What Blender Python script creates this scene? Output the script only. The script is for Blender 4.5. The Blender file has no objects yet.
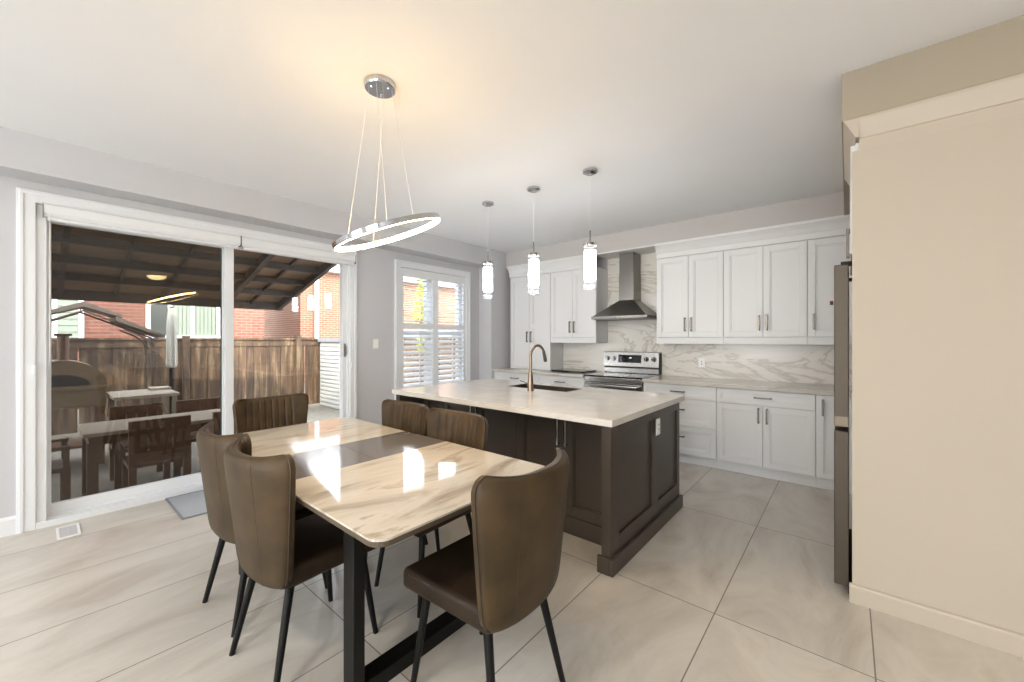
import bpy, bmesh, math, random
from mathutils import Matrix, Vector
random.seed(7)
C = bpy.context.scene.collection
PI = math.pi

# ------------------------------------------------------------------ camera
# world frame: the camera stands over the origin; X runs along the kitchen wall, Y along the patio-door wall
YAW = math.atan(336 / 400)
cam = bpy.data.cameras.new('camera'); camo = bpy.data.objects.new('camera', cam); C.objects.link(camo)
camo.location = (0, 0, 1.38)
camo.rotation_euler = (PI / 2, 0, YAW)
cam.sensor_width = 36.0; cam.lens = 36.0 * 400 / 1024
cam.shift_y = -(341 - 339) / 1024.0
cam.clip_start = 0.05; cam.clip_end = 200
bpy.context.scene.camera = camo

# ------------------------------------------------------------------ view, world, sun, lights
vs = bpy.context.scene.view_settings
vs.view_transform = 'Standard'; vs.look = 'None'; vs.gamma = 1.0; vs.exposure = 1.38
try: vs.use_curve_mapping = False
except Exception: pass
cy = bpy.context.scene.cycles
try:
    cy.max_bounces = 10; cy.diffuse_bounces = 5; cy.glossy_bounces = 4; cy.transparent_max_bounces = 16
    cy.transmission_bounces = 6; cy.sample_clamp_indirect = 6.0; cy.caustics_reflective = False; cy.caustics_refractive = False
    cy.use_denoising = True
except Exception: pass

world = bpy.data.worlds.new('sky'); bpy.context.scene.world = world; world.use_nodes = True
wt = world.node_tree; wt.nodes.clear()
wo = wt.nodes.new('ShaderNodeOutputWorld'); bg = wt.nodes.new('ShaderNodeBackground')
tc = wt.nodes.new('ShaderNodeTexCoord'); sx = wt.nodes.new('ShaderNodeSeparateXYZ'); rm = wt.nodes.new('ShaderNodeValToRGB')
wt.links.new(tc.outputs['Generated'], sx.inputs[0]); wt.links.new(sx.outputs['Z'], rm.inputs[0])
rm.color_ramp.elements[0].position = 0.0; rm.color_ramp.elements[0].color = (0.98, 0.98, 1.0, 1)
rm.color_ramp.elements[1].position = 0.7; rm.color_ramp.elements[1].color = (0.78, 0.88, 1.0, 1)
wt.links.new(rm.outputs[0], bg.inputs['Color']); bg.inputs['Strength'].default_value = 4.2
wt.links.new(bg.outputs[0], wo.inputs[0])

sun = bpy.data.lights.new('sun', 'SUN'); suno = bpy.data.objects.new('sun', sun); C.objects.link(suno)
sun.energy = 2.4; sun.color = (1.0, 0.86, 0.68); sun.angle = math.radians(2)
suno.rotation_euler = Vector((-1.0, 0.28, -0.62)).to_track_quat('-Z', 'Y').to_euler()

def portal(loc, rot, w, h):
    l = bpy.data.lights.new('portal', 'AREA'); l.shape = 'RECTANGLE'; l.size = w; l.size_y = h
    o = bpy.data.objects.new('portal', l); C.objects.link(o); o.location = loc; o.rotation_euler = rot
    l.cycles.is_portal = True
portal((-4.75, 1.2, 1.2), (PI / 2, 0, -PI / 2), 2.5, 2.3)     # patio door
portal((-4.75, 3.68, 1.5), (PI / 2, 0, -PI / 2), 1.25, 1.8)   # window
portal((-2.6, -4.65, 1.4), (PI / 2, 0, 0), 2.6, 2.2)            # added windows behind the camera
portal((1.2, -4.65, 1.4), (PI / 2, 0, 0), 2.6, 2.2)

# ------------------------------------------------------------------ materials
def lin(r, g, b):
    f = lambda c: (c / 255 / 12.92) if c / 255 <= 0.04045 else ((c / 255 + 0.055) / 1.055) ** 2.4
    return (f(r), f(g), f(b), 1.0)
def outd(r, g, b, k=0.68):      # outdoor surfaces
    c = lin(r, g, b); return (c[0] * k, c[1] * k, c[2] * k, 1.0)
MATS = {}
def mat(name, col, rough=0.5, metal=0.0, spec=0.5, coat=0.0, emit=None, estr=0.0, noise=None, bump=None, aniso=None):
    m = bpy.data.materials.new(name); m.use_nodes = True; nt = m.node_tree; b = nt.nodes['Principled BSDF']
    b.inputs['Base Color'].default_value = col; b.inputs['Roughness'].default_value = rough; b.inputs['Metallic'].default_value = metal
    b.inputs['Specular IOR Level'].default_value = spec
    if coat: b.inputs['Coat Weight'].default_value = coat; b.inputs['Coat Roughness'].default_value = 0.05
    if emit: b.inputs['Emission Color'].default_value = emit; b.inputs['Emission Strength'].default_value = estr
    if noise:                                  # (scale, amount, stretch xyz)
        sc, amt, st = noise
        t = nt.nodes.new('ShaderNodeTexCoord'); mp = nt.nodes.new('ShaderNodeMapping'); n = nt.nodes.new('ShaderNodeTexNoise')
        mp.inputs['Scale'].default_value = st; n.inputs['Scale'].default_value = sc; n.inputs['Detail'].default_value = 5
        r = nt.nodes.new('ShaderNodeValToRGB')
        lo = [max(0, c * (1 - amt)) for c in col[:3]] + [1]; hi = [min(1, c * (1 + amt)) for c in col[:3]] + [1]
        r.color_ramp.elements[0].position = 0.3; r.color_ramp.elements[0].color = lo
        r.color_ramp.elements[1].position = 0.7; r.color_ramp.elements[1].color = hi
        nt.links.new(t.outputs['Object'], mp.inputs[0]); nt.links.new(mp.outputs[0], n.inputs['Vector']); nt.links.new(n.outputs['Fac'], r.inputs[0])
        nt.links.new(r.outputs[0], b.inputs['Base Color'])
        if bump:
            bp = nt.nodes.new('ShaderNodeBump'); bp.inputs['Strength'].default_value = bump; bp.inputs['Distance'].default_value = 0.002
            n2 = nt.nodes.new('ShaderNodeTexNoise'); n2.inputs['Scale'].default_value = sc * 12
            nt.links.new(t.outputs['Object'], n2.inputs['Vector']); nt.links.new(n2.outputs['Fac'], bp.inputs['Height']); nt.links.new(bp.outputs[0], b.inputs['Normal'])
    MATS[name] = m
    return m
def N(nt, t, **kw):
    n = nt.nodes.new(t)
    for k, v in kw.items():
        if k in n.inputs: n.inputs[k].default_value = v
        else: setattr(n, k, v)
    return n
def ramp(nt, stops):
    r = nt.nodes.new('ShaderNodeValToRGB'); e = r.color_ramp.elements
    e[0].position, e[0].color = stops[0]; e[1].position, e[1].color = stops[-1]
    for p, c in stops[1:-1]:
        k = e.new(p); k.color = c
    return r

wall_m = mat('wall_paint', lin(197, 197, 200), 0.75, noise=(3, 0.012, (1, 1, 1)))
beige_m = mat('panel_paint', lin(188, 177, 161), 0.6, noise=(2, 0.012, (1, 1, 1)))
bulk_m = mat('bulkhead_paint', lin(192, 188, 185), 0.75, noise=(3, 0.012, (1, 1, 1)))
ceil_m = mat('ceiling_paint', lin(238, 239, 241), 0.85, noise=(2, 0.01, (1, 1, 1)))
white_m = mat('white_trim', lin(228, 230, 233), 0.35, noise=(2, 0.01, (1, 1, 1)))
cab_m = mat('white_lacquer', lin(225, 225, 225), 0.38, noise=(2, 0.01, (1, 1, 1)))
pantry_trim_m = mat('cream_trim', lin(190, 179, 163), 0.45, noise=(2, 0.01, (1, 1, 1)))
vinyl_m = mat('white_vinyl', lin(226, 228, 230), 0.3, noise=(2, 0.01, (1, 1, 1)))
dark_m = mat('espresso_lacquer', lin(64, 55, 46), 0.33, noise=(2, 0.05, (1, 1, 1)))
nickel_m = mat('brushed_nickel', lin(120, 114, 108), 0.35, 1.0, noise=(60, 0.08, (1, 1, 8)))
chrome_m = mat('chrome', lin(200, 200, 202), 0.12, 1.0, noise=(5, 0.03, (1, 1, 1)))
steel_m = mat('stainless_steel', lin(128, 124, 120), 0.28, 1.0, noise=(40, 0.06, (0.2, 0.2, 6)))
steel2_m = mat('range_steel', lin(176, 173, 170), 0.25, 1.0, noise=(40, 0.06, (0.2, 0.2, 6)))
fridge_m = mat('fridge_steel', lin(80, 71, 60), 0.45, 0.5, noise=(40, 0.05, (0.2, 0.2, 6)))
fridge_band_m = mat('fridge_handle_steel', lin(120, 109, 94), 0.4, 0.5, noise=(40, 0.04, (0.2, 0.2, 6)))
bronze_m = mat('brushed_bronze', lin(150, 133, 116), 0.32, 1.0, noise=(60, 0.06, (1, 1, 5)))
black_m = mat('black_metal', lin(13, 12, 11), 0.45, 0.0, spec=0.25, noise=(10, 0.1, (1, 1, 1)))
blackglass_m = mat('black_glass', lin(18, 18, 20), 0.06, noise=(5, 0.05, (1, 1, 1)))
rubber_m = mat('dark_plastic', lin(26, 22, 20), 0.6, noise=(10, 0.1, (1, 1, 1)))
plate_m = mat('switch_plastic', lin(240, 240, 238), 0.3, noise=(5, 0.01, (1, 1, 1)))
leather_m = mat('brown_leather', lin(67, 52, 32), 0.5, spec=0.3, noise=(7, 0.4, (1, 1, 1)), bump=0.25)
leather2_m = mat('dark_brown_leather', lin(42, 30, 19), 0.52, spec=0.25, noise=(9, 0.25, (1, 1, 1)), bump=0.25)
piping_m = mat('leather_piping', lin(50, 40, 28), 0.4, noise=(12, 0.15, (1, 1, 1)))
insert_m = mat('grey_glass', lin(108, 104, 102), 0.1, noise=(5, 0.04, (1, 1, 1)))
edge_m = mat('table_edge', lin(84, 72, 58), 0.35, noise=(6, 0.12, (1, 1, 1)))
mat_m = mat('woven_mat', lin(166, 168, 171), 0.9, noise=(120, 0.25, (1, 1, 1)), bump=0.8)
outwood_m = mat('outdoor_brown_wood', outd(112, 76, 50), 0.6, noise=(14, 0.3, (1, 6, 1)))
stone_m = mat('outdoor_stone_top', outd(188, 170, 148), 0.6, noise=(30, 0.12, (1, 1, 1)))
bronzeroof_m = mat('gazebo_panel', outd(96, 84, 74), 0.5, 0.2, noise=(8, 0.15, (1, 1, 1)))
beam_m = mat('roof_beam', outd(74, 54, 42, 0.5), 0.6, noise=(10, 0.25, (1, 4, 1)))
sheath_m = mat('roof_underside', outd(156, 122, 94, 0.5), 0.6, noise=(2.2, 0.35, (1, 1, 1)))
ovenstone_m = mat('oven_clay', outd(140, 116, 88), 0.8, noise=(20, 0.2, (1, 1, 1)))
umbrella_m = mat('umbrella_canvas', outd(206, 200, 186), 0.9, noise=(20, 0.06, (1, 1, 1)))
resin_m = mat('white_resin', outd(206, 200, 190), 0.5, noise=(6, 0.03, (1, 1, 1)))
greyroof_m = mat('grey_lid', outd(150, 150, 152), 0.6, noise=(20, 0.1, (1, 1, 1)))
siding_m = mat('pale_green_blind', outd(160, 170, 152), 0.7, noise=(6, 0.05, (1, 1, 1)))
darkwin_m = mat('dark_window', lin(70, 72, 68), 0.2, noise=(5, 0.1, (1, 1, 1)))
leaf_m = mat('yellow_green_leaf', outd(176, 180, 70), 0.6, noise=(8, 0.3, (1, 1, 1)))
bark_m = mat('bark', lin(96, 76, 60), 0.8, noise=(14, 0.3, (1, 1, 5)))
red_m = mat('dark_red_plastic', lin(92, 40, 28), 0.4, noise=(20, 0.2, (1, 1, 1)))
led_m = mat('warm_led', lin(255, 225, 170), 0.4, emit=(1.0, 0.64, 0.26, 1), estr=40.0, noise=(5, 0.01, (1, 1, 1)))
tube_m = mat('lit_frosted_glass', (0.9, 0.9, 0.9, 1), 0.4, emit=(1.0, 0.985, 0.97, 1), estr=13.0, noise=(5, 0.01, (1, 1, 1)))
dome_m = mat('fill_dome_glass', (0.9, 0.9, 0.9, 1), 0.4, emit=(1.0, 0.95, 0.89, 1), estr=27.0, noise=(5, 0.01, (1, 1, 1)))
dome3_m = mat('bright_dome_glass', (0.9, 0.9, 0.9, 1), 0.4, emit=(1.0, 0.91, 0.78, 1), estr=36.0, noise=(5, 0.01, (1, 1, 1)))
dome2_m = mat('amber_dome_glass', (0.9, 0.8, 0.6, 1), 0.4, emit=(1.0, 0.72, 0.32, 1), estr=9.0, noise=(5, 0.01, (1, 1, 1)))
crystal_m = mat('crystal', (0.55, 0.57, 0.60, 1), 0.05, noise=(30, 0.04, (1, 1, 1)))
display_m = mat('clock_display', lin(150, 190, 200), 0.4, emit=(0.5, 0.8, 0.9, 1), estr=0.6, noise=(5, 0.01, (1, 1, 1)))

def glass_mat(name, tint, base=0.04):
    m = bpy.data.materials.new(name); m.use_nodes = True; nt = m.node_tree; nt.nodes.clear()
    o = N(nt, 'ShaderNodeOutputMaterial'); mx = N(nt, 'ShaderNodeMixShader'); tr = N(nt, 'ShaderNodeBsdfTransparent'); gl = N(nt, 'ShaderNodeBsdfGlossy')
    tr.inputs['Color'].default_value = tint; gl.inputs['Roughness'].default_value = 0.0
    lw = N(nt, 'ShaderNodeLayerWeight', Blend=0.5); p = N(nt, 'ShaderNodeMath', operation='POWER'); p.inputs[1].default_value = 4.0
    ma = N(nt, 'ShaderNodeMath', operation='MULTIPLY_ADD'); ma.inputs[1].default_value = 0.9; ma.inputs[2].default_value = base
    nt.links.new(lw.outputs['Facing'], p.inputs[0]); nt.links.new(p.outputs[0], ma.inputs[0]); nt.links.new(ma.outputs[0], mx.inputs[0])
    nt.links.new(tr.outputs[0], mx.inputs[1]); nt.links.new(gl.outputs[0], mx.inputs[2]); nt.links.new(mx.outputs[0], o.inputs[0])
    return m
glass_m = glass_mat('clear_glass', (0.97, 0.985, 0.98, 1), 0.03)
shadeglass_m = glass_mat('clear_shade_glass', (0.93, 0.95, 0.96, 1), 0.06)
def screen_mat():
    m = bpy.data.materials.new('insect_mesh'); m.use_nodes = True; nt = m.node_tree; nt.nodes.clear()
    o = N(nt, 'ShaderNodeOutputMaterial'); mx = N(nt, 'ShaderNodeMixShader'); tr = N(nt, 'ShaderNodeBsdfTransparent'); df = N(nt, 'ShaderNodeBsdfDiffuse')
    df.inputs['Color'].default_value = lin(34, 26, 20); mx.inputs[0].default_value = 0.26
    nt.links.new(tr.outputs[0], mx.inputs[1]); nt.links.new(df.outputs[0], mx.inputs[2]); nt.links.new(mx.outputs[0], o.inputs[0])
    return m
screen_m = screen_mat()

def floor_mat():
    m = bpy.data.materials.new('porcelain_tile'); m.use_nodes = True; nt = m.node_tree; b = nt.nodes['Principled BSDF']
    t = N(nt, 'ShaderNodeTexCoord'); mp = N(nt, 'ShaderNodeMapping'); mp.inputs['Location'].default_value = (0.514 + 6.0, -2.195 + 12.25, 0)
    br = N(nt, 'ShaderNodeTexBrick', offset=0.0, squash=1.0)
    br.inputs['Scale'].default_value = 1.0; br.inputs['Brick Width'].default_value = 0.6; br.inputs['Row Height'].default_value = 1.225
    br.inputs['Mortar Size'].default_value = 0.0028; br.inputs['Mortar Smooth'].default_value = 0.0; br.inputs['Bias'].default_value = 0.0
    br.inputs['Color1'].default_value = (0.35, 0.35, 0.35, 1); br.inputs['Color2'].default_value = (0.65, 0.65, 0.65, 1); br.inputs['Mortar'].default_value = (0, 0, 0, 1)
    nt.links.new(t.outputs['Object'], mp.inputs[0]); nt.links.new(mp.outputs[0], br.inputs['Vector'])
    mp2 = N(nt, 'ShaderNodeMapping'); mp2.inputs['Scale'].default_value = (1.6, 0.7, 1); mp2.inputs['Rotation'].default_value = (0, 0, 0.35)
    ad = N(nt, 'ShaderNodeVectorMath', operation='ADD'); nt.links.new(t.outputs['Object'], ad.inputs[0])
    sc = N(nt, 'ShaderNodeVectorMath', operation='SCALE'); sc.inputs['Scale'].default_value = 9.0
    nt.links.new(br.outputs['Color'], sc.inputs[0]); nt.links.new(sc.outputs[0], ad.inputs[1]); nt.links.new(ad.outputs[0], mp2.inputs[0])
    n = N(nt, 'ShaderNodeTexNoise', Scale=1.6, Detail=8.0, Roughness=0.62, Distortion=0.9); nt.links.new(mp2.outputs[0], n.inputs['Vector'])
    r = ramp(nt, [(0.28, lin(172, 163, 150)), (0.43, lin(194, 187, 177)), (0.58, lin(207, 201, 191)), (0.74, lin(184, 175, 160))])
    nt.links.new(n.outputs['Fac'], r.inputs[0])
    mx = N(nt, 'ShaderNodeMix', data_type='RGBA'); nt.links.new(br.outputs['Fac'], mx.inputs[0])
    nt.links.new(r.outputs[0], mx.inputs[6]); mx.inputs[7].default_value = lin(120, 112, 102)
    nt.links.new(mx.outputs[2], b.inputs['Base Color'])
    b.inputs['Roughness'].default_value = 0.3; b.inputs['Specular IOR Level'].default_value = 0.5
    n2 = N(nt, 'ShaderNodeTexNoise', Scale=5.0, Detail=4.0); nt.links.new(t.outputs['Object'], n2.inputs['Vector'])
    mr = N(nt, 'ShaderNodeMapRange'); mr.inputs['To Min'].default_value = 0.285; mr.inputs['To Max'].default_value = 0.34
    nt.links.new(n2.outputs['Fac'], mr.inputs[0]); nt.links.new(mr.outputs[0], b.inputs['Roughness'])
    return m
floor_m = floor_mat()

def stone_mat(name, stops, scale, stretch, dist, rough, detail=6.0, rot=0.0, warp=0.0):
    m = bpy.data.materials.new(name); m.use_nodes = True; nt = m.node_tree; b = nt.nodes['Principled BSDF']
    t = N(nt, 'ShaderNodeTexCoord'); mp = N(nt, 'ShaderNodeMapping'); mp.inputs['Scale'].default_value = stretch; mp.inputs['Rotation'].default_value = rot if isinstance(rot, tuple) else (0, 0, rot)
    n = N(nt, 'ShaderNodeTexNoise', Scale=scale, Detail=detail, Roughness=0.6, Distortion=dist)
    nt.links.new(t.outputs['Object'], mp.inputs[0]); nt.links.new(mp.outputs[0], n.inputs['Vector'])
    r = ramp(nt, stops); nt.links.new(n.outputs['Fac'], r.inputs[0]); nt.links.new(r.outputs[0], b.inputs['Base Color'])
    b.inputs['Roughness'].default_value = rough
    return m
quartz_m = stone_mat('quartz', [(0.3, lin(208, 203, 196)), (0.5, lin(216, 212, 206)), (0.7, lin(222, 218, 212))], 6, (1, 1, 1), 0.4, 0.13)
counter_m = stone_mat('grey_quartz', [(0.3, lin(176, 170, 162)), (0.5, lin(196, 190, 182)), (0.7, lin(204, 198, 190))], 5, (1, 3, 1), 0.4, 0.16)
splash_m = stone_mat('veined_porcelain', [(0.32, lin(220, 216, 208)), (0.46, lin(224, 220, 212)), (0.488, lin(190, 183, 173)), (0.51, lin(220, 215, 206)), (0.6, lin(228, 224, 217)), (0.70, lin(212, 206, 196))], 1.0, (0.8, 1, 2.2), 1.1, 0.2, 5.0, rot=(0, 0.45, 0))
tabletop_m = stone_mat('veined_ceramic', [(0.26, lin(134, 123, 108)), (0.37, lin(172, 162, 147)), (0.46, lin(198, 190, 176)), (0.60, lin(207, 199, 186)), (0.655, lin(168, 157, 140)), (0.70, lin(198, 189, 175)), (0.8, lin(182, 172, 155))], 1.9, (2.6, 0.55, 1), 1.1, 0.06, 7.0, rot=0.15)

def brick_mat(name, c1, c2, mortar, axis='Y'):
    m = bpy.data.materials.new(name); m.use_nodes = True; nt = m.node_tree; b = nt.nodes['Principled BSDF']
    t = N(nt, 'ShaderNodeTexCoord'); s = N(nt, 'ShaderNodeSeparateXYZ'); c = N(nt, 'ShaderNodeCombineXYZ')
    ad = N(nt, 'ShaderNodeMath', operation='ADD')
    nt.links.new(t.outputs['Object'], s.inputs[0]); nt.links.new(s.outputs['X'], ad.inputs[0]); nt.links.new(s.outputs['Y'], ad.inputs[1])
    nt.links.new(ad.outputs[0], c.inputs['X']); nt.links.new(s.outputs['Z'], c.inputs['Y'])
    br = N(nt, 'ShaderNodeTexBrick'); br.inputs['Scale'].default_value = 1.0; br.inputs['Brick Width'].default_value = 0.26; br.inputs['Row Height'].default_value = 0.085
    br.inputs['Mortar Size'].default_value = 0.009; br.inputs['Color1'].default_value = c1; br.inputs['Color2'].default_value = c2; br.inputs['Mortar'].default_value = mortar
    nt.links.new(c.outputs[0], br.inputs['Vector']); nt.links.new(br.outputs['Color'], b.inputs['Base Color']); b.inputs['Roughness'].default_value = 0.9
    return m
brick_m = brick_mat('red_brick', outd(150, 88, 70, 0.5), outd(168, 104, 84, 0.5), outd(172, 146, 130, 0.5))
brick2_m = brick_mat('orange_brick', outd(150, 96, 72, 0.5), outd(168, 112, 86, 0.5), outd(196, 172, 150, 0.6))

def fence_mat():
    m = bpy.data.materials.new('weathered_cedar'); m.use_nodes = True; nt = m.node_tree; b = nt.nodes['Principled BSDF']
    t = N(nt, 'ShaderNodeTexCoord'); mp = N(nt, 'ShaderNodeMapping'); mp.inputs['Scale'].default_value = (5, 5, 0.4)
    n = N(nt, 'ShaderNodeTexNoise', Scale=2.4, Detail=6.0, Roughness=0.7); nt.links.new(t.outputs['Object'], mp.inputs[0]); nt.links.new(mp.outputs[0], n.inputs['Vector'])
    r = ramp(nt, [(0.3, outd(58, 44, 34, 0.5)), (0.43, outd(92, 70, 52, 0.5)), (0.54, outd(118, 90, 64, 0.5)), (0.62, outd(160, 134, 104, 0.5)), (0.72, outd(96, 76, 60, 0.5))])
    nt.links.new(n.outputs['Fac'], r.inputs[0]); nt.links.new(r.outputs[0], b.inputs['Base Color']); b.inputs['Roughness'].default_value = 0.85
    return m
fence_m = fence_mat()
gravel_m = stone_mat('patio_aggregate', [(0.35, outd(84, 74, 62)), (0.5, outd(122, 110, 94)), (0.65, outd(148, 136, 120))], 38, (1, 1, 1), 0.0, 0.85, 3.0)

# ------------------------------------------------------------------ mesh helpers
JR = random.Random(3)      # boxes grow by a hair so that no two faces share a plane
class MB:
    def __init__(s, xf=None): s.bm = bmesh.new(); s.xf = xf
    def _done(s, vs, xf=None):
        m = xf or s.xf
        if m is not None:
            for v in vs: v.co = m @ v.co
    def box(s, x0, y0, z0, x1, y1, z1, bev=0.0, seg=2, taper=None):
        e = JR.random() * 0.00035 + 0.00002; x0, x1 = min(x0, x1) - e, max(x0, x1) + e; y0, y1 = min(y0, y1) - e, max(y0, y1) + e; z0, z1 = min(z0, z1) - e * 0.5, max(z0, z1) + e
        r = bmesh.ops.create_cube(s.bm, size=1.0); vs = r['verts']
        for v in vs:
            v.co = Vector(((x0 + x1) / 2 + v.co.x * (x1 - x0), (y0 + y1) / 2 + v.co.y * (y1 - y0), (z0 + z1) / 2 + v.co.z * (z1 - z0)))
            if taper: v.co = taper(v.co)
        if bev:
            es = list({e for v in vs for e in v.link_edges})
            rr = bmesh.ops.bevel(s.bm, geom=es, offset=bev, segments=seg, profile=0.5, affect='EDGES')
            vs = list({v for f in rr['faces'] for v in f.verts} | {v for v in vs if v.is_valid})
        s._done(vs); return s
    def tube(s, pts, rad, n=12, cap=True, closed=False, sq=False):
        pts = [Vector(p) for p in pts]; rs = rad if isinstance(rad, (list, tuple)) else [rad] * len(pts)
        rings = []; k = len(pts); prev = None
        for i, p in enumerate(pts):
            if closed: d = (pts[(i + 1) % k] - pts[i - 1]).normalized()
            else: d = (pts[min(i + 1, k - 1)] - pts[max(i - 1, 0)]).normalized()
            up = Vector((0, 0, 1)) if abs(d.z) < 0.95 else Vector((0, 1, 0))
            if prev is None: a = d.cross(up).normalized()
            else:
                a = (prev - d * prev.dot(d)).normalized()
            prev = a; b2 = d.cross(a).normalized()
            ring = []
            for j in range(n):
                t = 2 * PI * (j + (0.5 if sq else 0)) / n
                ring.append(s.bm.verts.new(p + (a * math.cos(t) + b2 * math.sin(t)) * rs[i]))
            rings.append(ring)
        for i in range(k if closed else k - 1):
            A, B = rings[i], rings[(i + 1) % k]
            for j in range(n):
                s.bm.faces.new((A[j], A[(j + 1) % n], B[(j + 1) % n], B[j]))
        if cap and not closed:
            s.bm.faces.new(rings[0]); s.bm.faces.new(list(reversed(rings[-1])))
        s._done([v for r in rings for v in r]); return s
    def lathe(s, prof, c, n=32):
        rings = []
        for r, z in prof:
            rings.append([s.bm.verts.new(Vector((c[0] + r * math.cos(2 * PI * j / n), c[1] + r * math.sin(2 * PI * j / n), c[2] + z))) for j in range(n)])
        for A, B in zip(rings, rings[1:]):
            for j in range(n): s.bm.faces.new((A[j], A[(j + 1) % n], B[(j + 1) % n], B[j]))
        if prof[0][0] > 1e-4: s.bm.faces.new(list(reversed(rings[0])))
        if prof[-1][0] > 1e-4: s.bm.faces.new(rings[-1])
        s._done([v for r in rings for v in r]); return s
    def prism(s, poly, axis, a, b):
        """poly: 2D points in the two axes other than axis"""
        def mk(p, t):
            return Vector((t, p[0], p[1])) if axis == 'x' else Vector((p[0], t, p[1])) if axis == 'y' else Vector((p[0], p[1], t))
        A = [s.bm.verts.new(mk(p, a)) for p in poly]; B = [s.bm.verts.new(mk(p, b)) for p in poly]; n = len(poly)
        s.bm.faces.new(A); s.bm.faces.new(list(reversed(B)))
        for j in range(n): s.bm.faces.new((A[j], B[j], B[(j + 1) % n], A[(j + 1) % n]))
        s._done(A + B); return s
    def build(s, name, m, parent=None, smooth=False, bevel=None):
        bmesh.ops.remove_doubles(s.bm, verts=s.bm.verts, dist=1e-6)
        bmesh.ops.recalc_face_normals(s.bm, faces=s.bm.faces)
        me = bpy.data.meshes.new(name); s.bm.to_mesh(me); s.bm.free()
        if smooth:
            for p in me.polygons: p.use_smooth = True
            try: me.set_sharp_from_angle(angle=math.radians(40))
            except Exception: pass
        me.materials.append(m)
        o = bpy.data.objects.new(name, me); C.objects.link(o)
        if parent:
            o.parent = parent
        return o
def tag(o, label=None, cat=None, group=None, kind=None):
    if label: o['label'] = label
    if cat: o['category'] = cat
    if group: o['group'] = group
    if kind: o['kind'] = kind
    return o
def thing(name, label, cat, loc=(0, 0, 0), rz=0, group=None):
    o = bpy.data.objects.new(name, None); C.objects.link(o); o.location = loc; o.rotation_euler = (0, 0, rz)
    o.empty_display_size = 0.1
    return tag(o, label, cat, group)
def struct(o): o['kind'] = 'structure'; return o
def dup(root, loc, rz, label):
    r = root.copy(); C.objects.link(r); r.location = loc; r.rotation_euler = (0, 0, rz); r['label'] = label
    def rec(a, b):
        for ch in [c for c in a.children]:
            c = ch.copy(); C.objects.link(c); c.parent = b; rec(ch, c)
    rec(root, r); return r
def local(loc, rz): return Matrix.Translation(Vector(loc)) @ Matrix.Rotation(rz, 4, 'Z')

# ------------------------------------------------------------------ room shell
XL, YB, ZC = -4.52, 5.25, 2.78
b = MB(); b.box(XL - 0.25, -4.7, -0.12, 3.2, YB + 0.2, 0.0); struct(b.build('floor', floor_m))
b = MB(); b.box(XL - 0.25, -4.7, ZC, 3.2, YB + 0.2, ZC + 0.2); struct(b.build('ceiling', ceil_m))
# patio wall with door and window openings
D0, D1, DT = 0.0, 2.40, 2.36          # door opening
W0, W1, WB, WT = 3.08, 4.27, 0.62, 2.33
b = MB(); xo = XL - 0.2
b.box(xo, -4.7, -0.3, XL, D0, ZC); b.box(xo, D0, DT, XL, D1, ZC); b.box(xo, D1, -0.3, XL, W0, ZC)
b.box(xo, W0, -0.3, XL, W1, WB); b.box(xo, W0, WT, XL, W1, ZC); b.box(xo, W1, -0.3, XL, YB + 0.2, ZC)
b.box(xo, D0, -0.3, XL, D1, -0.13)
b.box(XL, -4.5, 2.52, -4.27, 4.92, ZC)               # bulkhead over the door
b.box(XL, 4.565, 0, -4.255, YB, ZC)                    # boxed corner
struct(b.build('wall_left', wall_m))
b = MB(); b.box(XL, YB, 0, 3.2, YB + 0.2, ZC); struct(b.build('wall_back', wall_m))
b = MB(); b.box(-4.30, 4.92, 2.53, 0.8, YB, ZC)
struct(b.build('wall_back_bulkhead', bulk_m))
b = MB()                                                # tall end panel beside the fridge, with the bulkhead above it
b.box(0.017, 2.765, 0, 3.0, 2.79, 2.365)
struct(b.build('wall_right', beige_m))
b = MB(); b.box(-0.026, 2.742, 2.53, 3.0, 4.92, ZC)
struct(b.build('wall_right_bulkhead', mat('taupe_paint', lin(166, 155, 137), 0.75, noise=(3, 0.012, (1, 1, 1)))))
b = MB(); b.box(0.8, 2.79, 0, 0.9, YB, ZC); struct(b.build('wall_alcove', wall_m))
b = MB(); b.box(3.0, -4.5, 0, 3.2, 2.79, ZC); struct(b.build('wall_side', wall_m))
b = MB()                                                # wall behind the camera, two wide openings added to let in daylight
yf = -4.5
b.box(XL, yf - 0.2, 0, 3.2, yf, 0.3); b.box(XL, yf - 0.2, 2.5, 3.2, yf, ZC)
for x0, x1 in ((XL, -3.9), (-1.3, -0.1), (2.5, 3.2)): b.box(x0, yf - 0.2, 0.3, x1, yf, 2.5)
struct(b.build('wall_front', wall_m))
for i, (x0, x1) in enumerate(((-3.9, -1.3), (-0.1, 2.5))):
    w = thing('window_%d' % (i + 2), None, None); del_ = struct(w)  # unseen windows, added to supply daylight
    f = MB(); f.box(x0, yf - 0.15, 0.3, x0 + 0.06, yf - 0.09, 2.5); f.box(x1 - 0.06, yf - 0.15, 0.3, x1, yf - 0.09, 2.5)
    f.box(x0, yf - 0.15, 0.3, x1, yf - 0.09, 0.36); f.box(x0, yf - 0.15, 2.44, x1, yf - 0.09, 2.5); f.box((x0 + x1) / 2 - 0.03, yf - 0.15, 0.3, (x0 + x1) / 2 + 0.03, yf - 0.09, 2.5)
    f.build('window_frame', white_m, w)
    g = MB(); g.box(x0 + 0.06, yf - 0.125, 0.36, x1 - 0.06, yf - 0.12, 2.44); g.build('pane', glass_m, w)

def strip(poly, axis, a, bb, name, m, parent=None):
    q = MB(); q.prism(poly, axis, a, bb); return q.build(name, m, parent)
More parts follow.
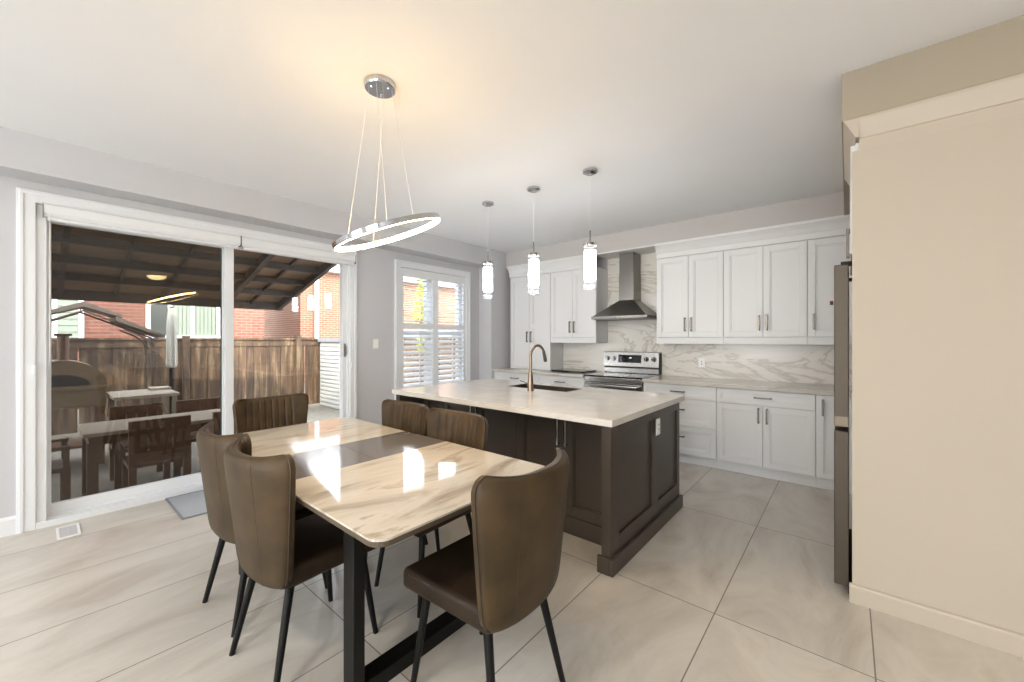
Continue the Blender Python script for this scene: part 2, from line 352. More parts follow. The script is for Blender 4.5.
# baseboards
def base_poly(face, out, h=0.13, t=0.016):
    return [(face, 0), (face + out * t, 0), (face + out * t, h - 0.02), (face + out * t * 0.5, h - 0.006), (face + out * t * 0.4, h), (face, h)]
q = MB(); q.prism(base_poly(XL, 1), 'y', -4.5, -0.09); q.prism(base_poly(XL, 1), 'y', 2.48, 4.57); q.box(XL, 4.555, 0, -4.285, 4.571, 0.13)
struct(q.build('baseboard_left', white_m))
q = MB(); q.prism([(2.765, 0), (2.747, 0), (2.747, 0.082), (2.752, 0.092), (2.765, 0.096)], 'x', 0.005, 3.0)
struct(q.build('baseboard_right', pantry_trim_m))
# crown over the end panel: sloped top piece then a flat fascia
q = MB(); q.prism([(2.745, 2.53), (2.80, 2.53), (2.80, 2.365), (2.772, 2.365), (2.772, 2.425), (2.766, 2.43), (2.745, 2.515)], 'x', 0.045, 3.0)
q.prism([(-0.02, 2.53), (0.045, 2.53), (0.045, 2.43), (0.03, 2.43)], 'y', 2.745, 3.74)
struct(q.build('trim_1', pantry_trim_m))
# casing round the patio door
q = MB()
def casing(q, y0, y1, z0, z1, w=0.09, bottom=False, x=XL):
    q.box(x, y0, z0, x + 0.022, y0 + w, z1, 0.004); q.box(x, y1 - w, z0, x + 0.022, y1, z1, 0.004); q.box(x, y0, z1 - w, x + 0.022, y1, z1, 0.004)
    q.box(x, y0 + 0.012, z0, x + 0.03, y0 + 0.035, z1 - 0.012, 0.004); q.box(x, y1 - 0.035, z0, x + 0.03, y1 - 0.012, z1 - 0.012, 0.004); q.box(x, y0 + 0.012, z1 - 0.035, x + 0.03, y1 - 0.012, z1 - 0.012, 0.004)
    if bottom: q.box(x, y0, z0, x + 0.022, y1, z0 + w, 0.004)
casing(q, -0.09, 2.475, 0.0, 2.455)
struct(q.build('trim_2', white_m))
q = MB(); casing(q, W0 - 0.085, W1 + 0.085, WB - 0.09, 2.42, 0.09, True)
struct(q.build('trim_3', white_m))

# ------------------------------------------------------------------ sliding patio door
dr = thing('door_1', None, None, (0, 0, 0)); struct(dr)
q = MB()
q.box(XL - 0.2, D0, 0.0, XL + 0.004, D0 + 0.05, DT); q.box(XL - 0.2, D1 - 0.03, 0.0, XL + 0.004, D1, DT)
q.box(XL - 0.2, D0, DT - 0.05, XL + 0.004, D1, DT); q.box(XL - 0.2, D0, -0.02, XL + 0.02, D1, 0.045, 0.004)
q.box(XL - 0.09, D0, 0.04, XL - 0.08, D1, 0.062); q.box(XL - 0.145, D0, 0.04, XL - 0.135, D1, 0.062)
q.build('door_frame', vinyl_m, dr)
def panel(name, y0, y1, x, st0, st1, z0=0.055, z1=2.31):
    p = MB(); p.box(x - 0.02, y0, z0, x + 0.02, y0 + st0, z1, 0.003); p.box(x - 0.02, y1 - st1, z0, x + 0.02, y1, z1, 0.003)
    p.box(x - 0.02, y0, z0, x + 0.02, y1, z0 + 0.075, 0.003); p.box(x - 0.02, y0, z1 - 0.05, x + 0.02, y1, z1, 0.003)
    o = p.build(name, vinyl_m, dr)
    g = MB(); g.box(x - 0.003, y0 + st0, z0 + 0.075, x + 0.003, y1 - st1, z1 - 0.05); g.build('pane', glass_m, o)
    return o
p1 = panel('door_panel', 0.03, 1.23, XL - 0.115, 0.045, 0.07)
p2 = panel('door_panel', 1.165, 2.385, XL - 0.06, 0.07, 0.06)
h = MB(); h.tube([(XL - 0.035, 2.352, 1.19), (XL - 0.01, 2.352, 1.195), (XL - 0.01, 2.352, 1.30), (XL - 0.035, 2.352, 1.305)], 0.006, 8); h.box(XL - 0.042, 2.342, 1.17, XL - 0.034, 2.362, 1.325, 0.003)
h.build('door_handle', nickel_m, p2)
h = MB(); h.box(XL - 0.098, 1.168, 1.16, XL - 0.085, 1.186, 1.30, 0.004); h.build('door_handle', black_m, p1)
s = MB(); s.box(XL - 0.168, 0.06, 0.08, XL - 0.166, 1.19, 2.29); s.build('insect_screen', screen_m, dr)
s = MB()
for y0, y1 in ((0.05, 0.075), (1.16, 1.2)): s.box(XL - 0.175, y0, 0.06, XL - 0.16, y1, 2.31)
s.box(XL - 0.175, 0.05, 0.06, XL - 0.16, 1.2, 0.09); s.box(XL - 0.175, 0.05, 2.27, XL - 0.16, 1.2, 2.31)
s.build('screen_frame', rubber_m, dr)
# roller blinds rolled up in their cassettes over the door
for i, (y0, y1, lab) in enumerate(((0.035, 1.262, 'white rolled-up roller blind cassette over the left patio door panel'), (1.27, 2.43, 'white rolled-up roller blind cassette over the right patio door panel'))):
    t = thing('roller_blind', lab, 'blind', (XL, (y0 + y1) / 2, 2.24), 0, 'roller blinds over the patio door')
    L = (y1 - y0) / 2
    q = MB(); q.prism([(0.0, 0.125), (0.06, 0.125), (0.067, 0.115), (0.067, 0.06), (0.05, 0.035), (0.0, 0.035)], 'y', -L, L); q.build('cassette', vinyl_m, t)
    q = MB(); q.tube([(0.052, -L + 0.02, 0.018), (0.052, L - 0.02, 0.018)], 0.016, 12); q.build('bottom_bar', vinyl_m, t, True)
    for ya in (L, -L - 0.003): q = MB(); q.box(0.0, ya, 0.03, 0.07, ya + 0.003, 0.128); q.build('end_cap', nickel_m, t)
    q = MB(); q.tube([(0.068, -L + 0.03, 0.05), (0.068, -L + 0.03, -1.05)], 0.0025, 6)
    if i == 0:
        q.build('pull_cord', vinyl_m, t)
    else:
        q.bm.free(); q = MB(); q.tube([(0.05, L - 0.03, 0.04), (0.05, L - 0.03, -1.15)], 0.003, 6); q.box(0.04, L - 0.045, -1.2, 0.06, L - 0.015, -1.13, 0.004); q.build('pull_cord', vinyl_m, t)
q = MB(); q.box(XL + 0.0225, 0.045, 1.13, XL + 0.04, 0.06, 1.19, 0.003)
tag(q.build('cord_cleat', plate_m), 'small white plastic cord cleat on the left jamb of the patio door', 'cleat')
bpy.data.objects['cord_cleat'].location.y = -0.06

# ------------------------------------------------------------------ kitchen window and plantation shutters
w = thing('window_1', None, None); struct(w)
q = MB(); xw = XL - 0.17
q.box(xw, W0, WB, xw + 0.07, W0 + 0.06, WT); q.box(xw, W1 - 0.06, WB, xw + 0.07, W1, WT); q.box(xw, W0, WT - 0.06, xw + 0.07, W1, WT); q.box(xw, W0, WB, xw + 0.07, W1, WB + 0.06)
ym = (W0 + W1) / 2
q.box(xw, ym - 0.07, WB, xw + 0.07, ym + 0.07, WT)
q.box(xw - 0.01, W0, 1.42, xw + 0.05, W1, 1.50)
q.build('window_frame', vinyl_m, w)
q = MB(); q.box(xw + 0.03, W0 + 0.06, WB + 0.06, xw + 0.036, ym - 0.07, WT - 0.06); q.box(xw + 0.03, ym + 0.07, WB + 0.06, xw + 0.036, W1 - 0.06, WT - 0.06)
q.build('pane', glass_m, w)
for i, (y0, y1, lab) in enumerate(((W0 + 0.005, ym - 0.002, 'left white plantation shutter panel in the kitchen window'), (ym + 0.002, W1 - 0.005, 'right white plantation shutter panel in the kitchen window'))):
    t = thing('plantation_shutter', lab, 'shutter', (XL - 0.005, (y0 + y1) / 2, WB), 0, 'plantation shutters in the kitchen window')
    hw = (y1 - y0) / 2; H = WT - WB - 0.005; q = MB(); st = 0.052
    q.box(-0.014, -hw, 0, 0.014, -hw + st, H, 0.003); q.box(-0.014, hw - st, 0, 0.014, hw, H, 0.003)
    q.box(-0.014, -hw, 0, 0.014, hw, 0.10, 0.003); q.box(-0.014, -hw, H - 0.11, 0.014, hw, H, 0.003)
    mz = 1.555 - WB; q.box(-0.014, -hw, mz - 0.035, 0.014, hw, mz + 0.035, 0.003)
    q.build('shutter_frame', white_m, t)
    for zr0, zr1, ang, nm in ((mz + 0.035, H - 0.11, 4, 'upper'), (0.10, mz - 0.035, -40, 'lower')):
        n = int((zr1 - zr0) / 0.068); q = MB()
        for k in range(n):
            z = zr0 + (zr1 - zr0) * (k + 0.5) / n; a = math.radians(ang)
            P = [(0.034 * c, 0.0045 * s_) for c, s_ in ((-1, 0), (-0.5, 0.9), (0, 1), (0.5, 0.9), (1, 0), (0.5, -0.9), (0, -1), (-0.5, -0.9))]
            P = [(x * math.cos(a) - zz * math.sin(a), z + x * math.sin(a) + zz * math.cos(a)) for x, zz in P]
            q.prism(P, 'y', -hw + st, hw - st)
        q.build('louvers', white_m, t, True)
    q = MB(); q.box(0.033, -0.006, 0.14, 0.042, 0.006, mz - 0.06, 0.002); q.build('tilt_rod', white_m, t)

# ------------------------------------------------------------------ small wall plates
def plate(label, name, cat, loc, rz, toggles=1):
    t = thing(name, label, cat, loc, rz)
    q = MB(); q.box(-0.036, -0.006, -0.058, 0.036, 0.0, 0.058, 0.002); q.build('cover_plate', plate_m, t)
    q = MB(); q.box(-0.016, -0.009, -0.032, 0.016, -0.005, 0.032, 0.002); q.build('rocker' if cat == 'switch' else 'socket', plate_m, t)
    if cat != 'switch':
        for z in (-0.016, 0.016):
            q = MB(); q.box(-0.005, -0.0097, z - 0.006, 0.005, -0.0088, z + 0.006); q.build('socket_opening', rubber_m, t)
    return t
plate('white light switch on the grey wall between the patio door and the window', 'light_switch', 'switch', (XL, 2.73, 1.32), PI / 2)
plate('white outlet in the veined backsplash right of the range', 'wall_outlet', 'outlet', (-1.37, YB - 0.012, 1.09), 0)
plate('white outlet on the dark end panel of the island', 'wall_outlet', 'outlet', (-1.048, 2.875, 0.75), PI / 2)

# floor register and door mat
t = thing('floor_register', 'white rectangular floor vent in the tiles before the patio door', 'vent', (-4.28, 0.15, 0.0))
q = MB(); q.box(-0.15, -0.06, 0, 0.15, -0.045, 0.006, 0.002); q.box(-0.15, 0.045, 0, 0.15, 0.06, 0.006, 0.002); q.box(-0.15, -0.06, 0, -0.13, 0.06, 0.006, 0.002); q.box(0.13, -0.06, 0, 0.15, 0.06, 0.006, 0.002); q.build('rim', plate_m, t)
q = MB()
for k in range(14): q.box(-0.125 + k * 0.0185, -0.046, 0.0, -0.117 + k * 0.0185, 0.046, 0.005)
q.box(-0.13, -0.004, 0, 0.13, 0.004, 0.005)
q.build('grille', mat('grille_grey', lin(205, 206, 208), 0.4, noise=(5, 0.02, (1, 1, 1))), t)
bpy.data.objects['floor_register'].scale = (0.85, 0.95, 1)
t = thing('door_mat', 'pale grey-blue woven door mat on the tiles at the patio door', 'mat', (-4.19, 1.10, 0))
q = MB(); q.box(-0.30, -0.38, 0, 0.30, 0.38, 0.008, 0.003); q.build('pile', mat_m, t)
q = MB()
for x0, y0, x1, y1 in ((-0.305, -0.385, 0.305, -0.37), (-0.305, 0.37, 0.305, 0.385), (-0.305, -0.385, -0.29, 0.385), (0.29, -0.385, 0.305, 0.385)): q.box(x0, y0, 0, x1, y1, 0.0095, 0.002)
q.build('binding', mat('mat_binding', lin(128, 130, 134), 0.9, noise=(60, 0.1, (1, 1, 1))), t)

# ------------------------------------------------------------------ cabinet pieces (local frame: front faces -y)
def shaker(parent, xf, x0, x1, z0, z1, m, name='door', st=0.06, t=0.02, mid=None, gap=0.0022):
    x0 += gap; x1 -= gap; z0 += gap; z1 -= gap
    q = MB(xf); s2 = min(st, (z1 - z0) * 0.27, (x1 - x0) * 0.27)
    q.box(x0, -t, z0, x0 + s2, 0, z1, 0.0015, 1); q.box(x1 - s2, -t, z0, x1, 0, z1, 0.0015, 1)
    q.box(x0 + s2, -t, z0, x1 - s2, 0, z0 + s2, 0.0015, 1); q.box(x0 + s2, -t, z1 - s2, x1 - s2, 0, z1, 0.0015, 1)
    if mid: q.box(x0 + s2, -t, mid - s2 / 2, x1 - s2, 0, mid + s2 / 2, 0.0015, 1)
    for a0, a1 in ([(z0 + s2, z1 - s2)] if not mid else [(z0 + s2, mid - s2 / 2), (mid + s2 / 2, z1 - s2)]):
        q.box(x0 + s2, -t * 0.15, a0, x1 - s2, 0, a1)
        bw = 0.012                                        # stepped bead inside the frame
        for c in ((x0 + s2, a0, x0 + s2 + bw, a1), (x1 - s2 - bw, a0, x1 - s2, a1), (x0 + s2, a0, x1 - s2, a0 + bw), (x0 + s2, a1 - bw, x1 - s2, a1)):
            q.box(c[0], -t * 0.55, c[1], c[2], 0, c[3])
    return q.build(name, m, parent)
def pull(parent, xf, x, z, L=0.14, vertical=True, m=None, out=0.032, t=0.02, r=0.0068):
    q = MB(xf); y = -t - out; h = L / 2
    if vertical:
        q.box(x - r, y - r, z - h, x + r, y + r, z + h, 0.0015, 1)
        for zz in (z - h + 0.008, z + h - 0.008): q.box(x - r, y, zz - r, x + r, -t, zz + r)
    else:
        q.box(x - h, y - r, z - r, x + h, y + r, z + r, 0.0015, 1)
        for xx in (x - h + 0.008, x + h - 0.008): q.box(xx - r, y, z - r, xx + r, -t, z + r)
    return q.build('handle', m or nickel_m, parent)
I4 = Matrix.Identity(4)

# base cabinets along the back wall (front plane Y = 4.64, doors proud of it)
YF = 4.64; G = 'white base cabinets along the back wall'
def base_cab(x0, x1, label, fronts):
    t = thing('base_cabinet', label, 'cabinet', (x0, YF, 0), 0, G); w_ = x1 - x0
    q = MB(); q.box(0.0, 0, 0.105, w_, YB - YF - 0.001, 0.872); q.build('body', cab_m, t)
    q = MB(); q.box(0, 0.03, 0.0, w_, 0.05, 0.106); q.build('toe_kick', cab_m, t)
    for kind, a0, a1, z0, z1, hx, hz, hv in fronts:
        o = shaker(t, I4, a0, a1, z0, z1, cab_m, kind, st=0.055)
        pull(o, I4, hx, hz, 0.15, hv)
    return t
w1 = -1.061 + 1.853
base_cab(-1.853, -1.063, 'white three-drawer base cabinet just right of the range', [('drawer', 0, w1 - .004, 0.72, 0.868, w1 / 2, 0.795, False), ('drawer', 0, w1 - .004, 0.42, 0.715, w1 / 2, 0.60, False), ('drawer', 0, w1 - .004, 0.108, 0.415, w1 / 2, 0.30, False)])
w2 = 0.833
base_cab(-1.061, -0.228, 'white two-door base cabinet with one wide drawer, left of the narrow door', [('drawer', 0, w2, 0.72, 0.868, w2 / 2, 0.795, False), ('door', 0, w2 / 2, 0.108, 0.715, w2 / 2 - 0.035, 0.62, True), ('door', w2 / 2, w2, 0.108, 0.715, w2 / 2 + 0.035, 0.62, True)])
base_cab(-0.226, 0.795, 'white base cabinet with a full-height door beside the fridge', [('door', 0, 0.46, 0.108, 0.868, 0.05, 0.755, True), ('door', 0.46, 1.02, 0.108, 0.868, 0.51, 0.755, True)])
w3 = 0.745
base_cab(-3.388, -2.643, 'white drawer base cabinet just left of the range', [('drawer', 0, w3, 0.72, 0.868, w3 / 2, 0.795, False), ('drawer', 0, w3, 0.42, 0.715, w3 / 2, 0.60, False), ('drawer', 0, w3, 0.108, 0.415, w3 / 2, 0.30, False)])
w4 = 0.86
base_cab(-4.25, -3.390, 'white drawer base cabinet in the left corner under the tall hutch', [('drawer', 0, w4, 0.72, 0.868, w4 / 2, 0.795, False), ('drawer', 0, w4, 0.42, 0.715, w4 / 2, 0.60, False), ('drawer', 0, w4, 0.108, 0.415, w4 / 2, 0.30, False)])
def worktop(x0, x1, label):
    q = MB(); q.box(x0, 4.585, 0.873, x1, YB - 0.0005, 0.912, 0.003); return tag(q.build('countertop', counter_m), label, 'countertop', 'grey quartz countertops on the back wall')
worktop(-1.853, 0.797, 'grey quartz countertop running right of the range to the fridge')
worktop(-4.253, -2.643, 'grey quartz countertop left of the range')
q = MB(); q.box(-3.36, YB - 0.012, 0.9125, 0.797, YB, 1.345); q.box(-2.62, YB - 0.012, 1.345, -1.80, YB, 2.53)
tag(q.build('backsplash', splash_m), 'cream veined marble backsplash along the back wall', 'backsplash')

# upper cabinets (front plane Y = 4.92)
YU = 4.92; GU = 'white upper cabinets along the back wall'
def upper_cab(x0, x1, label, doors, z0=1.40, z1=2.36, rail=True):
    t = thing('upper_cabinet', label, 'cabinet', (x0, YU, z0), 0, GU); w_ = x1 - x0; H = z1 - z0
    q = MB(); q.box(0, 0, 0, w_, YB - YU - 0.013, H); q.build('body', cab_m, t)
    if rail:
        q = MB(); q.box(0, -0.018, -0.075, w_, 0.0, -0.003, 0.002); q.box(0, 0.0, -0.075, 0.016, 0.31, -0.0); q.box(w_ - 0.016, 0.0, -0.075, w_, 0.31, -0.0)
        q.build('light_rail', cab_m, t)
    for a0, a1, hx in doors:
        o = shaker(t, I4, a0, a1, 0.0, H - 0.007, cab_m, 'door', st=0.06)
        pull(o, I4, hx, 0.15, 0.16)
    return t
upper_cab(-1.80, -1.057, 'white two-door upper cabinet right beside the range hood', [(0, .3715, .3365), (.3715, .743, .4065)])
upper_cab(-1.055, -0.308, 'white two-door upper cabinet in the middle of the right run', [(0, .3735, .3385), (.3735, .747, .4085)])
upper_cab(-0.306, 0.795, 'white upper cabinet next to the fridge, right end of the run', [(0, .50, .05), (.50, 1.10, .55)])
upper_cab(-3.372, -2.622, 'white two-door upper cabinet left of the range hood', [(0, .375, .34), (.375, .75, .41)])
t = thing('hutch_cabinet', 'tall white two-door hutch standing on the left end of the counter', 'cabinet', (-4.15, YU, 0.9125), 0)
q = MB(); q.box(0, 0, 0, 0.774, YB - YU - 0.013, 1.447); q.build('body', cab_m, t)
for a0, a1, hx in ((0, .387, .352), (.387, .774, .422)):
    o = shaker(t, I4, a0, a1, 0.003, 1.44, cab_m, 'door', mid=0.66); pull(o, I4, hx, 0.50, 0.16)
# crown over the uppers, breaking round the hood recess
crown = [(0, 2.362), (-0.021, 2.362), (-0.021, 2.42), (-0.030, 2.43), (-0.05, 2.47), (-0.075, 2.50), (-0.085, 2.508), (-0.085, 2.535), (0, 2.535)]
q = MB(); q.prism([(YU + a, z) for a, z in crown], 'x', -1.80, 0.79); q.prism([(YU + a, z) for a, z in crown], 'x', -4.17, -2.622)
q.box(-2.622, YU - 0.07, 2.515, -1.80, YB, 2.530)
struct(q.build('trim_4', cab_m))

# ------------------------------------------------------------------ range hood
t = thing('range_hood', 'stainless steel chimney range hood over the range', 'hood', (-2.232, YB - 0.014, 1.64))
w_ = 0.375
q = MB(); q.box(-w_, -0.50, 0, w_, -0.0, 0.035, 0.003); o = q.build('rim', steel_m, t)
q = MB()
A = [(-w_ + .01, -0.49), (w_ - .01, -0.49), (w_ - .01, -0.002), (-w_ + .01, -0.002)]; Bq = [(-0.10, -0.25), (0.10, -0.25), (0.10, -0.002), (-0.10, -0.002)]
va = [q.bm.verts.new((x, y, 0.035)) for x, y in A]; vb = [q.bm.verts.new((x, y, 0.25)) for x, y in Bq]
for j in range(4): q.bm.faces.new((va[j], va[(j + 1) % 4], vb[(j + 1) % 4], vb[j]))
q.bm.faces.new(va); q.bm.faces.new(vb)
q.build('canopy', steel_m, t)
q = MB(); q.box(-0.10, -0.25, 0.25, 0.10, -0.002, 0.60, 0.002); q.box(-0.096, -0.246, 0.60, 0.096, -0.002, 0.873, 0.002); q.build('chimney', steel_m, t)
for k in range(3): q = MB(); q.tube([(-0.06 + k * 0.06, -0.50, 0.017), (-0.06 + k * 0.06, -0.506, 0.017)], 0.007, 10); q.build('button', chrome_m, t)
for xa_ in (-w_ + .03, 0.005): q = MB(); q.box(xa_, -0.47, -0.006, xa_ + w_ - 0.035, -0.04, 0.001); q.build('filter', nickel_m, t)

# ------------------------------------------------------------------ range
t = thing('kitchen_range', 'stainless electric range with black glass cooktop and raised control panel', 'stove', (-2.248, YF, 0))
w_ = 0.388
q = MB(); q.box(-w_, 0.0, 0.03, w_, YB - YF - 0.02, 0.90); q.build('body', black_m, t)
q = MB(); q.box(-w_, -0.045, 0.90, w_, 0.53, 0.918, 0.004); q.build('cooktop', blackglass_m, t)
q = MB(); q.box(-w_ + 0.003, -0.04, 0.835, w_ - 0.003, 0.0, 0.899, 0.004); q.build('front_trim', steel2_m, t)
dd = MB(); dd.box(-w_ + 0.003, -0.035, 0.26, w_ - 0.003, 0.0, 0.828, 0.004); do = dd.build('door', steel2_m, t)
q = MB(); q.box(-0.27, -0.038, 0.36, 0.27, -0.034, 0.68, 0.002); q.build('window', blackglass_m, do)
q = MB(); q.tube([(-0.33, -0.03, 0.80), (-0.33, -0.082, 0.80), (-0.29, -0.092, 0.80), (0.29, -0.092, 0.80), (0.33, -0.082, 0.80), (0.33, -0.03, 0.80)], 0.014, 10); q.build('handle', steel2_m, do, True)
q = MB(); q.box(-w_ + 0.003, -0.03, 0.07, w_ - 0.003, 0.0, 0.252, 0.004); q.build('drawer', steel2_m, t)
q = MB(); q.prism([(0.53, 0.918), (0.515, 0.925), (0.515, 0.985), (0.53, 1.0), (0.595, 1.0), (0.595, 0.918)], 'x', -w_, w_); q.build('riser', steel2_m, t)
q = MB(); q.prism([(0.50, 1.01), (0.52, 1.20), (0.53, 1.208), (0.595, 1.208), (0.595, 1.0), (0.51, 1.0)], 'x', -w_, w_); bp = q.build('control_panel', steel2_m, t)
q = MB(); q.box(w_ - 0.001, 0.51, 0.92, w_ + 0.006, 0.595, 1.20); q.build('side_trim', black_m, t)
q = MB(); q.prism([(0.5035, 1.06), (0.5145, 1.165), (0.517, 1.165), (0.506, 1.06)], 'x', -0.17, 0.155); q.build('display', blackglass_m, bp)
q = MB()
q.prism([(0.5085, 1.12), (0.5098, 1.132), (0.512, 1.132), (0.511, 1.12)], 'x', -0.01, 0.02); q.build('clock_digits', display_m, bp)
for x in (-0.33, -0.235, 0.225, 0.325):
    q = MB(); q.tube([(x, 0.512, 1.115), (x, 0.49, 1.113), (x, 0.478, 1.112)], [0.031, 0.029, 0.024], 20); q.box(x - 0.004, 0.470, 1.09, x + 0.004, 0.482, 1.135, 0.001, 1)
    q.build('knob', chrome_m, t, True)
burner_m = mat('burner_grey', lin(120, 120, 122), 0.4, noise=(5, 0.02, (1, 1, 1)))
for x, y, r in ((-0.19, 0.12, 0.10), (0.19, 0.12, 0.085), (-0.19, 0.38, 0.075), (0.19, 0.38, 0.095)):
    q = MB(); q.tube([(x + r * math.cos(a * PI / 16), y + r * math.sin(a * PI / 16), 0.9186) for a in range(32)], 0.0012, 4, closed=True); q.build('burner_ring', burner_m, t)

# black board on the left counter
t = thing('serving_board', 'flat black board lying on the counter left of the range', 'board', (-3.02, 4.97, 0.9125))
q = MB(); q.box(-0.27, -0.18, 0.004, 0.27, 0.18, 0.024, 0.006); q.build('board', blackglass_m, t)
for x in (-.24, .24):
    for y in (-.15, .15): q = MB(); q.box(x - .012, y - .012, 0, x + .012, y + .012, 0.006); q.build('foot', rubber_m, t)

# ------------------------------------------------------------------ fridge and cabinet above
t = thing('refrigerator', 'tall stainless fridge seen edge-on in its alcove beside the cream end panel', 'fridge', (0.0, 2.80, 0.0))
q = MB(); q.box(0.032, 0.0, 0.03, 0.75, 0.90, 1.77, 0.004); q.build('body', black_m, t)
for z0, z1, y0, y1 in ((0.905, 1.782, 0.0, 0.448), (0.905, 1.782, 0.452, 0.90)):
    q = MB(); q.box(-0.058, y0, z0, 0.004, y1, z1, 0.005); d = q.build('door', fridge_m, t)
    q = MB(); q.box(-0.0585, y0 - 0.0006, z0 + 0.0005, 0.003, y1, z0 + 0.058, 0.004); q.build('handle_lip', fridge_band_m, d)
q = MB(); q.box(-0.058, 0.0, 0.05, 0.004, 0.90, 0.882, 0.005); d = q.build('freezer_drawer', fridge_m, t)
q = MB(); q.box(0.0, 0.03, 0.0, 0.05, 0.87, 0.05); q.build('kick_grille', rubber_m, t)
for ya in (0.02, 0.80): q = MB(); q.box(-0.03, ya, 1.783, 0.06, ya + 0.08, 1.80, 0.003); q.build('hinge_cover', black_m, t)
t = thing('fridge_magnet', 'small dark red magnet with a white rim on the fridge door', 'magnet', (-0.058, 2.95, 1.60))
q = MB(); q.tube([(0, 0, 0.0), (-0.006, 0, 0.0)], 0.024, 14); q.build('backing', plate_m, t)
q = MB(); q.tube([(-0.006, 0, -0.012), (-0.022, 0, -0.012)], 0.012, 12); q.build('button', red_m, t)
t = thing('fridge_top_cabinet', 'white cabinet above the fridge with slim nickel pulls', 'cabinet', (0.03, 2.792, 1.83))
xf = Matrix.Rotation(-PI / 2, 4, 'Z')
q = MB(); q.box(0.0, 0, 0, 0.76, 0.94, 0.585); q.build('body', cab_m, t)
for a0, a1, hx in ((-0.468, -0.002, -0.43), (-0.936, -0.470, -0.51)):
    o = shaker(t, xf, a0, a1, 0.0, 0.58, cab_m, 'door'); pull(o, xf, hx, 0.145, 0.17, out=0.012)

# ------------------------------------------------------------------ island
IX0, IX1 = -3.225, -1.06
t = thing('kitchen_island', 'dark espresso kitchen island with shaker doors and panelled ends', 'island', (0, 2.44, 0))
q = MB(); q.box(IX0 + .06, 0, 0.0, IX1 - .06, 0.02, 0.87); q.box(IX0 + .06, 0.92, 0.0, IX1 - .06, 0.94, 0.87); q.box(IX0 + .06, 0.02, 0.10, IX1 - .06, 0.92, 0.12); q.build('body', dark_m, t)
q = MB(); q.box(IX0 + .06, -0.012, 0.0, IX1 - .06, 0.001, 0.125); q.build('plinth', dark_m, t)
pair = [(-3.10, -2.905), (-2.905, -2.435), (-2.435, -1.945), (-1.945, -1.555), (-1.555, -1.125)]
for i, (a0, a1) in enumerate(((-3.16, -2.87), (-2.87, -2.435), (-2.435, -1.99), (-1.99, -1.555), (-1.555, -1.122))):
    o = shaker(t, I4, a0, a1, 0.13, 0.86, dark_m, 'door', st=0.075)
    if i: pull(o, I4, (a1 - 0.033) if i in (1, 3) else (a0 + 0.033), 0.72, 0.19, m=chrome_m, r=0.006)
xe = Matrix.Translation(Vector((IX1 - 0.02, -0.29, 0))) @ Matrix.Rotation(PI / 2, 4, 'Z')     # end panel faces +X; local x = world Y
for ex, rz, x_in, nm in ((IX1, PI / 2, IX1 - 0.06, 'end_panel'), (IX0, -PI / 2, IX0 + 0.06, 'end_panel')):
    q = MB(); lo, hi = min(ex, x_in), max(ex, x_in); o_ = 1 if ex > x_in else -1
    fx = ex
    q.box(lo + (0 if o_ > 0 else 0.014), -0.28, 0, hi - (0.014 if o_ > 0 else 0), 0.96, 0.872)
    def fr(y0, z0, y1, z1): q.box(min(fx, fx - o_ * 0.015), y0, z0, max(fx, fx - o_ * 0.015), y1, z1, 0.0015, 1)
    fr(-0.28, 0.0, -0.165, 0.872); fr(0.365, 0.0, 0.49, 0.872); fr(0.90, 0.0, 0.96, 0.872)
    for y0, y1 in ((-0.165, 0.365), (0.49, 0.90)): fr(y0, 0.0, y1, 0.20); fr(y0, 0.805, y1, 0.872)
    po = q.build(nm, dark_m, t)
    q = MB()
    s0, s1 = (ex - 0.0, ex + 0.022) if o_ > 0 else (ex - 0.022, ex + 0.0)
    q.box(s0, -0.30, 0, s1, 0.98, 0.10, 0.004); q.box(min(x_in - o_ * 0.02, s1), -0.302, 0, max(x_in - o_ * 0.02, s0), -0.279, 0.10, 0.004)
    q.build('base_moulding', dark_m, po)
bpy.data.objects['kitchen_island'].location.x = 0
# worktop with sink cut-out
SX0, SX1, SY0, SY1 = -2.59, -1.90, 3.01, 3.30
q = MB(); X0, X1, Y0, Y1 = -3.24, -1.035, 2.125, 3.46
q.box(X0, Y0, 0.873, SX0, Y1, 0.912); q.box(SX1, Y0, 0.873, X1, Y1, 0.912); q.box(SX0, Y0, 0.873, SX1, SY0, 0.912); q.box(SX0, SY1, 0.873, SX1, Y1, 0.912)
tag(q.build('island_countertop', quartz_m), 'pale quartz countertop on the dark island', 'countertop')
t = thing('kitchen_sink', 'dark steel undermount sink in the island countertop', 'sink', (0, 0, 0.66))
q = MB(); e = 0.012
q.box(SX0 + .001, SY0 + .001, 0, SX1 - .001, SY1 - .001, 0.006); q.box(SX0 + .001, SY0 + .001, 0, SX0 + e, SY1 - .001, 0.2535); q.box(SX1 - e, SY0 + .001, 0, SX1 - .001, SY1 - .001, 0.2535)
q.box(SX0 + .001, SY0 + .001, 0, SX1 - .001, SY0 + e, 0.2535); q.box(SX0 + .001, SY1 - e, 0, SX1 - .001, SY1 - .001, 0.2535)
q.build('basin', mat('dark_steel', lin(58, 48, 42), 0.5, 0.2, noise=(30, 0.08, (1, 1, 1))), t)
q = MB(); q.lathe([(0.045, 0), (0.045, 0.003), (0.03, 0.004), (0.0, 0.002)], (-2.25, 3.16, 0.006), 20); q.build('drain', chrome_m, t, True)
t = thing('kitchen_faucet', 'tall bronze gooseneck faucet beside the island sink', 'faucet', (-2.20, 2.88, 0.9125))
q = MB(); q.lathe([(0.030, 0), (0.030, 0.006), (0.027, 0.012), (0.026, 0.09), (0.020, 0.16), (0.016, 0.175)], (0, 0, 0), 20)
q.build('base', bronze_m, t, True)
